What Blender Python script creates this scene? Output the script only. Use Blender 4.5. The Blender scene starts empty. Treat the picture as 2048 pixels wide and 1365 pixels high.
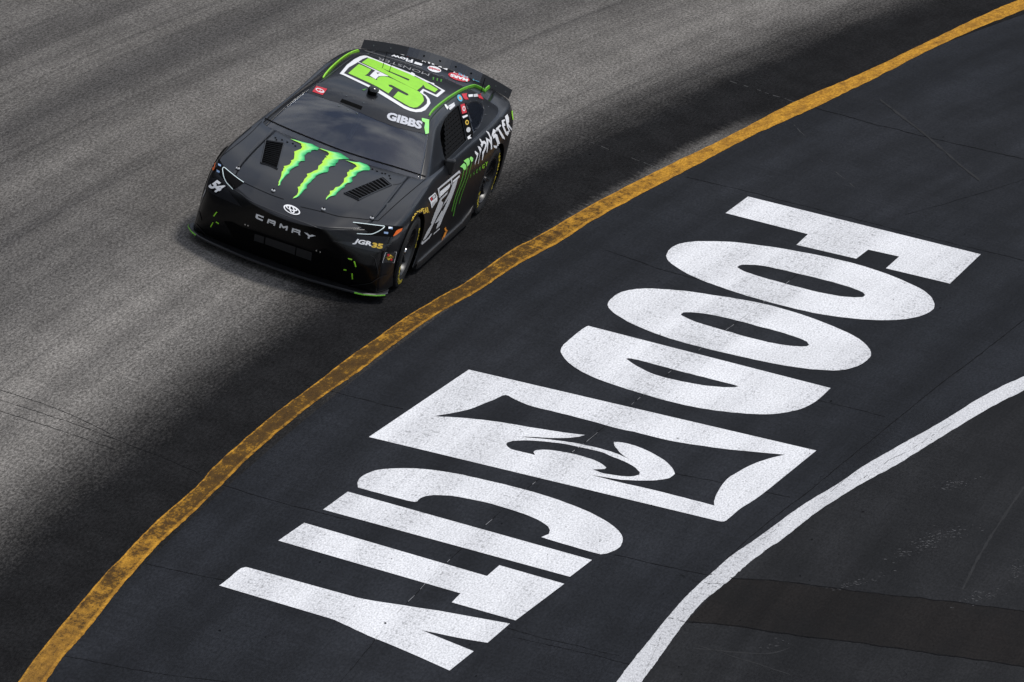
import bpy, bmesh, math, random
from mathutils import Vector, Matrix
from mathutils.bvhtree import BVHTree
from mathutils.geometry import tessellate_polygon
random.seed(7)
SC = bpy.context.scene
COL = SC.collection

# ------------------------------------------------------------------ camera
# world frame: x = direction of travel, y = towards the infield, z = up from the racing lane; front axle at x = 0
PX = 11400.0                                  # focal length in photo pixels (photo 2048 wide)
CAM_R = Matrix(((-0.260448976, 0.930569427, 0.257306962), (0.263864969, 0.324964384, -0.908170374), (-0.928731182, -0.16863775, -0.330181314)))
CAM_T = Vector((-1.95094, -0.813346, 53.048845))
CAM_LOC = -(CAM_R.transposed() @ CAM_T)
cd = bpy.data.cameras.new('camera'); cam = bpy.data.objects.new('camera', cd); COL.objects.link(cam)
cd.sensor_width = 36.0; cd.lens = 36.0 * PX / 2048.0; cd.clip_start = 1.0; cd.clip_end = 2000.0
rt, dn, fw = CAM_R[0], CAM_R[1], CAM_R[2]
cam.matrix_world = Matrix(((rt[0], -dn[0], -fw[0], CAM_LOC[0]), (rt[1], -dn[1], -fw[1], CAM_LOC[1]),
                           (rt[2], -dn[2], -fw[2], CAM_LOC[2]), (0, 0, 0, 1)))
SC.camera = cam

# ------------------------------------------------------------------ light
SUN_EL, SUN_AZ = math.radians(70), math.radians(142)      # azimuth from +x towards +y
sun_dir = Vector((math.cos(SUN_EL) * math.cos(SUN_AZ), math.cos(SUN_EL) * math.sin(SUN_AZ), math.sin(SUN_EL)))
w = bpy.data.worlds.new('World'); SC.world = w; w.use_nodes = True
nt = w.node_tree; nt.nodes.clear()
out = nt.nodes.new('ShaderNodeOutputWorld'); bg = nt.nodes.new('ShaderNodeBackground')
sky = nt.nodes.new('ShaderNodeTexSky'); sky.sky_type = 'NISHITA'; sky.sun_disc = False
sky.sun_elevation = SUN_EL; sky.sun_rotation = math.pi / 2 - SUN_AZ
tc = nt.nodes.new('ShaderNodeTexCoord'); mp = nt.nodes.new('ShaderNodeMapping')
mp.inputs['Scale'].default_value = (1.0, 1.0, 1.6)
cl = nt.nodes.new('ShaderNodeTexNoise'); cl.inputs['Scale'].default_value = 7.0; cl.inputs['Detail'].default_value = 7; cl.inputs['Roughness'].default_value = 0.55
rp = nt.nodes.new('ShaderNodeValToRGB'); rp.color_ramp.elements[0].position = 0.40; rp.color_ramp.elements[1].position = 0.64
mx = nt.nodes.new('ShaderNodeMix'); mx.data_type = 'RGBA'
nt.links.new(tc.outputs['Generated'], mp.inputs['Vector']); nt.links.new(mp.outputs[0], cl.inputs['Vector'])
nt.links.new(cl.outputs['Fac'], rp.inputs['Fac']); nt.links.new(rp.outputs['Color'], mx.inputs['Factor'])
nt.links.new(sky.outputs['Color'], mx.inputs['A']); mx.inputs['B'].default_value = (10.0, 10.2, 10.6, 1)
nt.links.new(mx.outputs['Result'], bg.inputs['Color']); bg.inputs['Strength'].default_value = 0.10
nt.links.new(bg.outputs[0], out.inputs['Surface'])
sd = bpy.data.lights.new('sun', 'SUN'); sd.energy = 2.2; sd.angle = math.radians(10); sd.color = (1.0, 0.97, 0.92)
so = bpy.data.objects.new('sun', sd); COL.objects.link(so); so.location = sun_dir * 60
so.rotation_euler = sun_dir.to_track_quat('Z', 'Y').to_euler()
SC.view_settings.view_transform = 'Standard'; SC.view_settings.look = 'None'
SC.view_settings.exposure = 0.12; SC.view_settings.gamma = 1.0; SC.view_settings.use_curve_mapping = False
SC.render.resolution_x = 1024; SC.render.resolution_y = 682

# ------------------------------------------------------------------ helpers
def Z(x0, y0, s):
    """points measured on an enlarged view of the photograph -> photo pixels"""
    return lambda pts: [(x0 + a / s, y0 + b / s) for a, b in pts]
ZA = Z(1310, 380, 3.0118); ZB = Z(1100, 560, 3.0118); ZL = Z(720, 730, 3.9385); ZE = Z(630, 920, 3.2); ZF = Z(420, 1030, 2.8444)
Z1 = Z(360, 60, 2.437); ZG = Z(540, 260, 9.1); ZH = Z(670, 90, 8.53); ZI = Z(490, 395, 12.8); ZJ = Z(830, 320, 6.825)
ZK = Z(930, 210, 9.1); ZS = Z(720, 70, 6.4); ZW = Z(840, 150, 6.825); ZN = Z(370, 230, 4.55); ZP = Z(560, 250, 3.9); ZR = Z(360, 290, 6.5)
ZT = Z(640, 420, 7.186); ZM = Z(440, 440, 7.314)
P1 = lambda *p: Z1([p])[0]

def ray(u):
    return (CAM_R.transposed() @ Vector(((u[0] - 1024) / PX, (u[1] - 682.5) / PX, 1.0))).normalized()

CC = Vector((7.145, 105.027)); RH = 103.86            # centre of the turn, radius of the yellow line
TILT = math.tan(math.radians(4.0))
def height(x, y):
    d = RH - math.hypot(x - CC.x, y - CC.y)
    return 0.0 if d <= 0 else TILT * (d if d < 14 else 14.0)
def ground(u, lift=0.0):
    d = ray(u); z = 0.0
    for _ in range(12):
        p = CAM_LOC + d * ((z - CAM_LOC.z) / d.z); z = height(p.x, p.y)
    p = CAM_LOC + d * ((z - CAM_LOC.z) / d.z)
    return Vector((p.x, p.y, height(p.x, p.y) + lift))

class M:
    pass
def nodes(name):
    m = bpy.data.materials.new(name); m.use_nodes = True
    return m, m.node_tree, m.node_tree.nodes['Principled BSDF']
def simple(name, col, rough=0.5, spec=0.5, metal=0.0, noise=0.0, nscale=40.0, bump=0.0, coat=0.0):
    m, t, b = nodes(name)
    b.inputs['Roughness'].default_value = rough; b.inputs['Specular IOR Level'].default_value = spec
    b.inputs['Metallic'].default_value = metal; b.inputs['Coat Weight'].default_value = coat; b.inputs['Coat Roughness'].default_value = 0.08
    b.inputs['Base Color'].default_value = (*col, 1)
    if noise > 0:
        tcn = t.nodes.new('ShaderNodeTexCoord'); n = t.nodes.new('ShaderNodeTexNoise'); n.inputs['Scale'].default_value = nscale; n.inputs['Detail'].default_value = 6
        t.links.new(tcn.outputs['Object'], n.inputs['Vector'])
        mr = t.nodes.new('ShaderNodeMapRange'); mr.inputs['From Min'].default_value = 0.3; mr.inputs['From Max'].default_value = 0.7
        mr.inputs['To Min'].default_value = 1 - noise; mr.inputs['To Max'].default_value = 1 + noise
        t.links.new(n.outputs['Fac'], mr.inputs['Value'])
        vm = t.nodes.new('ShaderNodeVectorMath'); vm.operation = 'SCALE'; vm.inputs[0].default_value = col
        t.links.new(mr.outputs[0], vm.inputs['Scale']); t.links.new(vm.outputs[0], b.inputs['Base Color'])
        m2 = t.nodes.new('ShaderNodeMath'); m2.operation = 'MULTIPLY_ADD'; m2.inputs[1].default_value = noise * 0.35; m2.inputs[2].default_value = rough - noise * 0.17
        t.links.new(n.outputs['Fac'], m2.inputs[0]); t.links.new(m2.outputs[0], b.inputs['Roughness'])
        if bump > 0:
            bp = t.nodes.new('ShaderNodeBump'); bp.inputs['Strength'].default_value = bump; bp.inputs['Distance'].default_value = 0.01
            t.links.new(n.outputs['Fac'], bp.inputs['Height']); t.links.new(bp.outputs[0], b.inputs['Normal'])
    return m

class G:
    """small node-graph writer for the ground materials"""
    def __init__(s, name):
        s.m, s.t, s.b = nodes(name); s.uv = s.t.nodes.new('ShaderNodeUVMap'); s.uv.uv_map = 'arc'
    def val(s, x, sock):
        if isinstance(x, (int, float)): sock.default_value = x
        elif isinstance(x, tuple): sock.default_value = (*x, 1) if len(sock.default_value) == 4 else x
        else: s.t.links.new(x, sock)
    def math(s, op, a, b=0.0, c=None, clamp=False):
        n = s.t.nodes.new('ShaderNodeMath'); n.operation = op; n.use_clamp = clamp
        s.val(a, n.inputs[0]); s.val(b, n.inputs[1])
        if c is not None: s.val(c, n.inputs[2])
        return n.outputs[0]
    def uvs(s):
        n = s.t.nodes.new('ShaderNodeSeparateXYZ'); s.t.links.new(s.uv.outputs[0], n.inputs[0]); return n.outputs[0], n.outputs[1]
    def noise(s, su, sv, detail=4, rough=0.5, off=0.0, dist=0.0):
        mpn = s.t.nodes.new('ShaderNodeMapping'); mpn.inputs['Scale'].default_value = (su, sv, 1); mpn.inputs['Location'].default_value = (off, off * 1.7, off)
        s.t.links.new(s.uv.outputs[0], mpn.inputs[0])
        n = s.t.nodes.new('ShaderNodeTexNoise'); n.inputs['Scale'].default_value = 1.0; n.inputs['Detail'].default_value = detail; n.inputs['Roughness'].default_value = rough; n.inputs['Distortion'].default_value = dist
        s.t.links.new(mpn.outputs[0], n.inputs['Vector']); return n.outputs['Fac']
    def voro(s, su, sv, feature='DISTANCE_TO_EDGE'):
        mpn = s.t.nodes.new('ShaderNodeMapping'); mpn.inputs['Scale'].default_value = (su, sv, 1); s.t.links.new(s.uv.outputs[0], mpn.inputs[0])
        n = s.t.nodes.new('ShaderNodeTexVoronoi'); n.feature = feature; n.inputs['Scale'].default_value = 1.0
        s.t.links.new(mpn.outputs[0], n.inputs['Vector']); return n.outputs['Distance']
    def ramp(s, x, a, b, lo=0.0, hi=1.0, smooth=True):
        n = s.t.nodes.new('ShaderNodeMapRange'); n.interpolation_type = 'SMOOTHSTEP' if smooth else 'LINEAR'
        s.val(x, n.inputs['Value']); s.val(a, n.inputs['From Min']); s.val(b, n.inputs['From Max']); s.val(lo, n.inputs['To Min']); s.val(hi, n.inputs['To Max'])
        return n.outputs[0]
    def mix(s, f, a, b, mode='MIX'):
        n = s.t.nodes.new('ShaderNodeMix'); n.data_type = 'RGBA'; n.blend_type = mode
        s.val(f, n.inputs['Factor']); s.val(a, n.inputs['A']); s.val(b, n.inputs['B']); return n.outputs['Result']
    def scale(s, c, f):
        n = s.t.nodes.new('ShaderNodeVectorMath'); n.operation = 'SCALE'; s.val(c, n.inputs[0]); s.val(f, n.inputs['Scale']); return n.outputs[0]
    def end(s, col, rough=0.8, spec=0.25, h=None, bump=0.3, dist=0.01):
        s.val(col, s.b.inputs['Base Color']); s.val(rough, s.b.inputs['Roughness']); s.val(spec, s.b.inputs['Specular IOR Level'])
        if h is not None:
            bp = s.t.nodes.new('ShaderNodeBump'); bp.inputs['Strength'].default_value = bump; bp.inputs['Distance'].default_value = dist
            s.t.links.new(h, bp.inputs['Height']); s.t.links.new(bp.outputs[0], s.b.inputs['Normal'])
        return s.m

def link(name, me, parent=None, mat=None, label=None, cat=None, group=None, kind=None, smooth=None):
    o = bpy.data.objects.new(name, me); COL.objects.link(o)
    if parent is not None: o.parent = parent
    if mat is not None:
        me.materials.clear(); me.materials.append(mat)
    if label: o['label'] = label
    if cat: o['category'] = cat
    if group: o['group'] = group
    if kind: o['kind'] = kind
    if smooth is not None:
        for p in me.polygons: p.use_smooth = True
        me.set_sharp_from_angle(angle=math.radians(smooth))
    return o
CAR0 = Vector((-1.4, 0.0, 0.0))                     # where the car's Empty stands
def mesh(name, verts, faces, off=None):
    me = bpy.data.meshes.new(name)
    if off is not None: verts = [Vector(v) - off for v in verts]
    me.from_pydata([tuple(v) for v in verts], [], faces); me.validate(); me.update()
    return me
def arc_uv(me):
    uv = me.uv_layers.new(name='arc')
    for l in me.loops:
        v = me.vertices[l.vertex_index].co
        dx, dy = v.x - CC.x, v.y - CC.y
        uv.data[l.index].uv = (math.atan2(dx, -dy) * RH, math.hypot(dx, dy) - RH)

def flat_tris(loops, step):
    """polygon with holes (photo pixels) -> 2-D triangles cut to a grid of the given step"""
    L = [[Vector((a, b, 0)) for a, b in lp] for lp in loops]
    tris = tessellate_polygon(L)
    V = [v for lp in L for v in lp]
    bm = bmesh.new(); bv = [bm.verts.new(v) for v in V]
    for t in tris:
        try: bm.faces.new([bv[i] for i in t])
        except ValueError: pass
    xs = [v.x for v in V]; ys = [v.y for v in V]
    for ax, lo, hi in ((0, min(xs), max(xs)), (1, min(ys), max(ys))):
        g = math.floor(lo / step) * step + step
        while g < hi:
            co = Vector((g, 0, 0)) if ax == 0 else Vector((0, g, 0)); no = Vector((1, 0, 0)) if ax == 0 else Vector((0, 1, 0))
            bmesh.ops.bisect_plane(bm, geom=bm.verts[:] + bm.edges[:] + bm.faces[:], plane_co=co, plane_no=no, dist=1e-4)
            g += step
    bmesh.ops.triangulate(bm, faces=bm.faces[:])
    bm.verts.index_update()
    vs = [(v.co.x, v.co.y) for v in bm.verts]; fs = [tuple(v.index for v in f.verts) for f in bm.faces]
    bm.free(); return vs, fs
def soften(loop, n=4, sharp=48):
    L = len(loop); out = []
    def turn(i):
        a, b, c = loop[i - 1], loop[i], loop[(i + 1) % L]
        t = math.degrees(math.atan2(c[1] - b[1], c[0] - b[0]) - math.atan2(b[1] - a[1], b[0] - a[0])); return abs((t + 180) % 360 - 180)
    hard = [turn(i) > sharp for i in range(L)]
    for i in range(L):
        p1, p2 = loop[i], loop[(i + 1) % L]; p0 = p1 if hard[i] else loop[i - 1]; p3 = p2 if hard[(i + 1) % L] else loop[(i + 2) % L]
        if math.hypot(p2[0] - p1[0], p2[1] - p1[1]) > 90 or (hard[i] and hard[(i + 1) % L]): out.append(p1); continue
        sl = math.hypot(p2[0] - p1[0], p2[1] - p1[1])
        def pull(p, q):
            d = math.hypot(q[0] - p[0], q[1] - p[1])
            return q if d < sl * 1.5 else (p[0] + (q[0] - p[0]) * sl / d, p[1] + (q[1] - p[1]) * sl / d)
        p0, p3 = pull(p1, p0), pull(p2, p3)
        for k in range(n):
            t = k / n
            out.append(tuple(0.5 * (2 * b + (c - a) * t + (2 * a - 5 * b + 4 * c - d) * t * t + (3 * b - a - 3 * c + d) * t ** 3) for a, b, c, d in zip(p0, p1, p2, p3)))
    return [(x + random.uniform(-.35, .35), y + random.uniform(-.3, .3)) for x, y in out]
def paint(name, loops, mat, parent, lift=0.004, step=40, label=None, jitter=0.0):
    vs, fs = flat_tris(loops, step)
    V = [ground(u, lift) for u in vs]
    me = mesh(name, V, fs); arc_uv(me)
    bm = bmesh.new(); bm.from_mesh(me); bmesh.ops.recalc_face_normals(bm, faces=bm.faces[:])
    for f in bm.faces:
        if f.normal.z < 0: f.normal_flip()
    bm.to_mesh(me); bm.free()
    return link(name, me, parent, mat, label)
def smooth_path(pts, n):
    """Catmull-Rom through pixel points"""
    out = []
    for i in range(len(pts) - 1):
        p0 = pts[max(i - 1, 0)]; p1 = pts[i]; p2 = pts[i + 1]; p3 = pts[min(i + 2, len(pts) - 1)]
        for k in range(n):
            t = k / n
            out.append(tuple(0.5 * (2 * b + (c - a) * t + (2 * a - 5 * b + 4 * c - d) * t * t + (3 * b - a - 3 * c + d) * t ** 3) for a, b, c, d in zip(p0, p1, p2, p3)))
    out.append(tuple(pts[-1])); return out

# ------------------------------------------------------------------ ground materials
def track_material():
    g = G('worn_concrete_track'); u, v = g.uvs()
    fine = g.noise(17, 44, 3, 0.8); grit = g.noise(34, 80, 2, 0.7, 3.1); mid = g.noise(2.2, 3.5, 6, 0.6, 7.7)
    streak = g.noise(0.035, 0.95, 4, 0.5, 1.3); streak2 = g.noise(0.09, 4.2, 4, 0.6, 5.9); big = g.noise(0.10, 0.22, 3, 0.5, 9.2); tyre = g.noise(0.05, 9.0, 3, 0.6, 15.2)
    base = g.mix(g.ramp(streak, 0.34, 0.68), (0.080, 0.076, 0.073), (0.172, 0.161, 0.149))
    base = g.mix(g.ramp(v, 1.2, 3.4, 0.35, 0.0), base, (0.195, 0.182, 0.166))
    base = g.mix(g.ramp(streak2, 0.42, 0.70, 0, 0.45), base, (0.068, 0.064, 0.061))
    base = g.mix(g.ramp(tyre, 0.55, 0.72, 0, 0.45), base, (0.048, 0.046, 0.045))
    base = g.scale(base, g.ramp(big, 0.3, 0.7, 0.86, 1.12))
    base = g.scale(base, g.ramp(v, 2.2, 7.5, 1.08, 0.80, False))  # darker up the track: lane wear plus light falloff put into the colour
    base = g.scale(base, g.ramp(mid, 0.25, 0.75, 0.88, 1.12))
    spots = g.math('MULTIPLY', g.ramp(fine, 0.34, 0.66, 0.58, 1.38), g.ramp(grit, 0.30, 0.70, 0.66, 1.36))
    base = g.scale(base, spots)
    # dark lane of traction compound: soft ragged outer edge, worn back beside the line
    wob = g.math('MULTIPLY_ADD', g.noise(0.25, 0.25, 3, 0.5, 2.2), 0.22, g.math('MULTIPLY', g.noise(0.6, 5.0, 5, 0.7, 4.4), 0.36))
    vv = g.math('ADD', v, g.math('ADD', wob, -0.29))
    grain = g.math('MULTIPLY_ADD', fine, 0.9, -0.45)
    dark = g.ramp(g.math('ADD', vv, g.math('MULTIPLY', grain, 0.5)), 0.62, 1.60, 1.0, 0.0)
    wear = g.math('ADD', g.math('MULTIPLY', g.noise(16, 5.0, 4, 0.8, 8.1), 0.62), g.math('MULTIPLY', g.noise(0.35, 0.3, 2, 0.5, 6.3), 0.45))
    edge = g.ramp(g.math('ADD', v, g.math('MULTIPLY', wear, -0.48)), -0.30, -0.13, 0.0, 1.0)
    farw = g.ramp(u, -15.0, -1.0, 0.55, 0.03)
    farw = g.math('MULTIPLY', farw, g.ramp(u, -17.0, -14.5))
    edge = g.math('SUBTRACT', 1.0, g.math('MULTIPLY', g.math('SUBTRACT', 1.0, edge), farw))
    dark = g.math('MULTIPLY', dark, edge)
    dk = g.scale((0.0078, 0.0078, 0.0084), g.math('MULTIPLY', g.ramp(fine, 0.3, 0.7, 0.62, 1.5), g.ramp(mid, 0.3, 0.7, 0.8, 1.35)))
    fleck = g.ramp(grit, 0.66, 0.76, 0.0, 0.30); dk = g.mix(fleck, dk, (0.10, 0.10, 0.10))
    col = g.mix(g.math('MULTIPLY', dark, 0.985), base, dk)
    h = g.math('ADD', g.math('MULTIPLY', fine, 0.7), g.math('MULTIPLY', grit, 0.5))
    return g.end(col, 0.9, 0.04, h, 0.5, 0.008)
def apron_material(name, c0, tint):
    g = G(name); u, v = g.uvs()
    fine = g.noise(19, 48, 3, 0.7); mid = g.noise(1.1, 2.6, 6, 0.6, 3.3); streak = g.noise(0.10, 2.2, 5, 0.6, 5.1); brush = g.noise(14, 1.6, 4, 0.65, 8.8)
    big = g.noise(0.18, 0.3, 3, 0.5, 2.9)
    c = g.mix(g.ramp(big, 0.35, 0.7), c0, tint)
    c = g.scale(c, g.math('MULTIPLY', g.ramp(streak, 0.3, 0.7, 0.78, 1.26), g.ramp(mid, 0.3, 0.7, 0.78, 1.24)))
    c = g.scale(c, g.math('MULTIPLY', g.ramp(fine, 0.34, 0.66, 0.74, 1.28), g.ramp(brush, 0.3, 0.7, 0.93, 1.08)))
    rub = g.math('MULTIPLY', g.ramp(g.noise(0.3, 4.0, 4, 0.6, 12.5), 0.56, 0.72, 0, 0.45), g.ramp(v, -1.6, -0.2, 0.2, 1.0))
    c = g.mix(rub, c, (0.008, 0.008, 0.009))
    return g.end(c, g.ramp(mid, 0.3, 0.7, 0.66, 0.8), 0.06, g.math('ADD', fine, g.math('MULTIPLY', brush, 0.6)), 0.2, 0.004)
def white_paint(name, worn=0.5, dim=1.0):
    g = G(name)
    brush = g.noise(26, 6, 4, 0.75, 1.1); fine = g.noise(28, 70, 2, 0.7, 2.0); pit = g.noise(15, 40, 3, 0.8, 6.1); band = g.noise(0.06, 2.6, 4, 0.6, 4.2); big = g.noise(0.9, 1.2, 4, 0.5, 9.0)
    c = g.mix(g.ramp(band, 0.35, 0.68), (0.72, 0.72, 0.735), (0.63, 0.63, 0.645))
    c = g.scale(c, g.ramp(big, 0.3, 0.7, 0.93 * dim, 1.04 * dim))
    wear = g.math('MULTIPLY_ADD', g.ramp(band, 0.35, 0.7), 0.07, g.math('ADD', g.math('MULTIPLY', pit, 0.6), g.math('MULTIPLY', brush, 0.4)))
    c = g.mix(g.ramp(wear, 0.565, 0.66, 0.0, worn), c, (0.22, 0.22, 0.225))
    c = g.scale(c, g.ramp(fine, 0.32, 0.68, 0.74, 1.12))
    return g.end(c, 0.7, 0.15, g.math('ADD', fine, pit), 0.25, 0.004)
def yellow_paint():
    g = G('worn_amber_line_paint'); u, v = g.uvs()
    at = g.t.nodes.new('ShaderNodeAttribute'); at.attribute_name = 'across'; x = at.outputs['Fac']
    big = g.noise(0.30, 0.6, 3, 0.6, 2.7); mid = g.noise(4.0, 9.0, 5, 0.75, 7.1); fine = g.noise(18, 46, 3, 0.8, 1.9); scr = g.noise(30, 2.2, 3, 0.6, 5.5); drag = g.noise(1.2, 30, 3, 0.6, 11.0)
    # share of bare dark surface: little at the far end, most beside the car, a thin even film nearest
    heavy = g.math('MULTIPLY', g.ramp(u, -17.0, -6.0, 0.15, 1.0), g.ramp(u, 0.0, 4.5, 1.0, 0.30))
    heavy = g.math('MULTIPLY', heavy, g.ramp(big, 0.30, 0.60, 0.55, 1.15))
    xx = g.math('ADD', x, g.math('MULTIPLY_ADD', mid, 0.20, -0.10))
    rim = g.math('MAXIMUM', g.ramp(xx, 0.80, 0.90), g.ramp(xx, 0.10, 0.04))
    w = g.math('ADD', g.math('MULTIPLY', mid, 0.40), g.math('ADD', g.math('MULTIPLY', fine, 0.45), g.math('MULTIPLY', scr, 0.15)))
    thr = g.math('ADD', g.math('MULTIPLY_ADD', heavy, -0.165, 0.610), g.math('MULTIPLY', rim, 0.10))
    worn = g.ramp(g.math('SUBTRACT', w, thr), -0.06, 0.07, 0.0, 0.86)
    c = g.mix(g.ramp(mid, 0.35, 0.65), (0.47, 0.235, 0.028), (0.30, 0.145, 0.022))
    film = g.math('MULTIPLY', g.ramp(u, -1.0, 6.0, 0.0, 0.72), g.math('SUBTRACT', 1.0, g.math('MULTIPLY', rim, 0.6)))
    c = g.mix(film, c, g.mix(g.ramp(drag, 0.35, 0.65), (0.155, 0.085, 0.028), (0.095, 0.056, 0.024)))
    c = g.scale(c, g.ramp(fine, 0.33, 0.67, 0.62, 1.28))
    c = g.mix(worn, c, (0.020, 0.0145, 0.0095))
    return g.end(c, 0.8, 0.05, g.math('ADD', w, g.math('MULTIPLY', worn, -0.5)), 0.6, 0.006)

# ------------------------------------------------------------------ the ground
def ring(name, r0, r1, rs, a0, a1, na, mat, zf):
    V, F = [], []
    for i in range(na + 1):
        a = a0 + (a1 - a0) * i / na
        for r in rs:
            x = CC.x + r * math.sin(a); y = CC.y - r * math.cos(a); V.append((x, y, zf(r)))
    n = len(rs)
    for i in range(na):
        for j in range(n - 1):
            a = i * n + j; F.append((a, a + n, a + n + 1, a + 1))
    me = mesh(name, V, F); arc_uv(me)
    bm = bmesh.new(); bm.from_mesh(me)
    for f in bm.faces:
        if f.normal.z < 0: f.normal_flip()
    bm.to_mesh(me); bm.free()
    return link(name, me, None, mat, kind='structure')
zf = lambda r: TILT * min(max(RH - r, 0), 14.0)
AR = math.radians(24)
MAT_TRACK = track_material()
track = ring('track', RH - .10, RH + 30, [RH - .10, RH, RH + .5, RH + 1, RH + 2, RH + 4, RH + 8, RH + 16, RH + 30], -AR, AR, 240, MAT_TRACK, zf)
MAT_APRON = apron_material('painted_apron', (0.0128, 0.0140, 0.0170), (0.0154, 0.0165, 0.0196))
apron = ring('apron', RH - 40, RH, [RH - 40, RH - 20, RH - 14, RH - 10, RH - 7, RH - 5, RH - 4, RH - 3, RH - 2, RH - 1, RH - .10], -AR, AR, 240, MAT_APRON, zf)
gm = simple('outer_ground', (0.12, 0.12, 0.115), 0.9, 0.2, noise=0.2, nscale=0.3)
link('ground', mesh('ground', [(-600, -600, -0.06), (600, -600, -0.06), (600, 600, -0.06), (-600, 600, -0.06)], [(0, 1, 2, 3)]), None, gm, kind='structure')

# unseen stand added to block bright horizon sky, round the outside of the turn (behind and beside the car, above the frame)
def unseen_grandstand():
    root = bpy.data.objects.new('unseen_grandstand', None); COL.objects.link(root); root.location = (CC.x - 70, CC.y - 120, 0)
    root['label'] = 'unseen tiered grey stand added outside the turn to block the bright horizon'; root['category'] = 'unseen_grandstand'
    conc = simple('stand_concrete', (0.085, 0.085, 0.088), 0.9, 0.1, noise=0.25, nscale=0.4)
    V, F = [], []; prof = [(16, 0), (16, 1.4), (16.6, 1.4)]
    for k in range(26): prof += [(17.5 + k * 1.5, 2.2 + k * 1.05), (19.0 + k * 1.5, 2.2 + k * 1.05)]
    prof += [(57, 33), (57, 0)]
    n = len(prof); A0, A1, NA = math.radians(-120), math.radians(8), 64
    for i in range(NA + 1):
        a = A0 + (A1 - A0) * i / NA
        for d, z in prof: V.append(Vector((CC.x + (RH + d) * math.sin(a), CC.y - (RH + d) * math.cos(a), z - 0.06)) - root.location)
    for i in range(NA):
        for k in range(n - 1): F.append((i * n + k, i * n + k + 1, (i + 1) * n + k + 1, (i + 1) * n + k))
    return link('unseen_tiers', mesh('unseen_tiers', V, F), root, conc)
unseen_grandstand()

# boundary lines
Y_OUT = [(-30, 1462), (37, 1364.5), (90, 1292), (197, 1164), (247, 1112), (302, 1054), (395, 972), (425, 937), (495, 874), (555, 824), (628, 770), (700, 714), (760, 672), (806, 639), (885, 591), (934, 564), (1024, 500), (1069, 477), (1194, 405), (1319, 340), (1444, 280), (1589, 205), (1739, 140), (1874, 75), (1974, 27), (2039, 0), (2130, -36)]
Y_IN = [(30, 1450), (92, 1364), (127, 1314), (172, 1264), (240, 1177), (295, 1114), (325, 1082), (380, 1032), (450, 964), (500, 914), (587, 839), (657, 786), (722, 741), (780, 696), (874, 630), (960, 581), (1024, 537), (1119, 485), (1189, 440), (1319, 370), (1414, 320), (1499, 275), (1594, 232), (1679, 192), (1764, 150), (1899, 82), (2048, 20), (2140, -18)]
W_OUT = [(2160, 705), (2048, 754), (1974, 789), (1884, 844), (1804, 889), (1724, 935), (1679, 967), (1604, 1012), (1529, 1067), (1464, 1112), (1421, 1149), (1374, 1192), (1334, 1237), (1294, 1287), (1259, 1330), (1234, 1364), (1170, 1455)]
W_IN = [(2160, 728), (2048, 782), (1974, 820), (1874, 880), (1799, 927), (1714, 974), (1636, 1024), (1574, 1072), (1504, 1122), (1464, 1157), (1404, 1207), (1369, 1247), (1329, 1302), (1304, 1337), (1284, 1364), (1218, 1460)]
def wobble(pts, amp, n=8):
    out = smooth_path(pts, n)
    return [(a + random.uniform(-amp, amp), b + random.uniform(-amp, amp)) for a, b in out]
def strip(name, A, B, mat, parent, lift, label, n=60):
    """ribbon between two pixel curves laid on the ground"""
    def resample(P, n):
        d = [0]
        for a, b in zip(P, P[1:]): d.append(d[-1] + math.hypot(b[0] - a[0], b[1] - a[1]))
        res = []; k = 0
        for i in range(n + 1):
            s = d[-1] * i / n
            while k < len(d) - 2 and d[k + 1] < s: k += 1
            t = (s - d[k]) / max(d[k + 1] - d[k], 1e-9); res.append((P[k][0] + (P[k + 1][0] - P[k][0]) * t, P[k][1] + (P[k + 1][1] - P[k][1]) * t))
        return res
    A = resample(A, n); B = resample(B, n); V, F = [], []; K = 4
    for a, b in zip(A, B):
        for k in range(K + 1): V.append(ground((a[0] + (b[0] - a[0]) * k / K, a[1] + (b[1] - a[1]) * k / K), lift))
    for i in range(n):
        for k in range(K):
            q = i * (K + 1) + k; F.append((q, q + 1, q + K + 2, q + K + 1))
    me = mesh(name, V, F); arc_uv(me)
    at = me.attributes.new('across', 'FLOAT', 'POINT')
    for k in range(len(V)): at.data[k].value = (k % (K + 1)) / K
    bm = bmesh.new(); bm.from_mesh(me)
    for f in bm.faces:
        if f.normal.z < 0: f.normal_flip()
    bm.to_mesh(me); bm.free()
    return link(name, me, parent, mat, label)
strip('painted_line', wobble(Y_OUT, 0.6, 12), wobble(Y_IN, 0.8, 12), yellow_paint(), apron, 0.0045, 'worn amber painted line along the edge of the racing lane', 700)
MAT_WHITE = white_paint('white_letter_paint', 0.62)
MAT_WLINE = white_paint('white_line_paint', 0.8, 0.84)
strip('painted_line', wobble(W_OUT, 0.6, 10), wobble(W_IN, 0.8, 10), MAT_WLINE, apron, 0.0055, 'cracked white painted line curving along the apron', 260)

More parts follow.
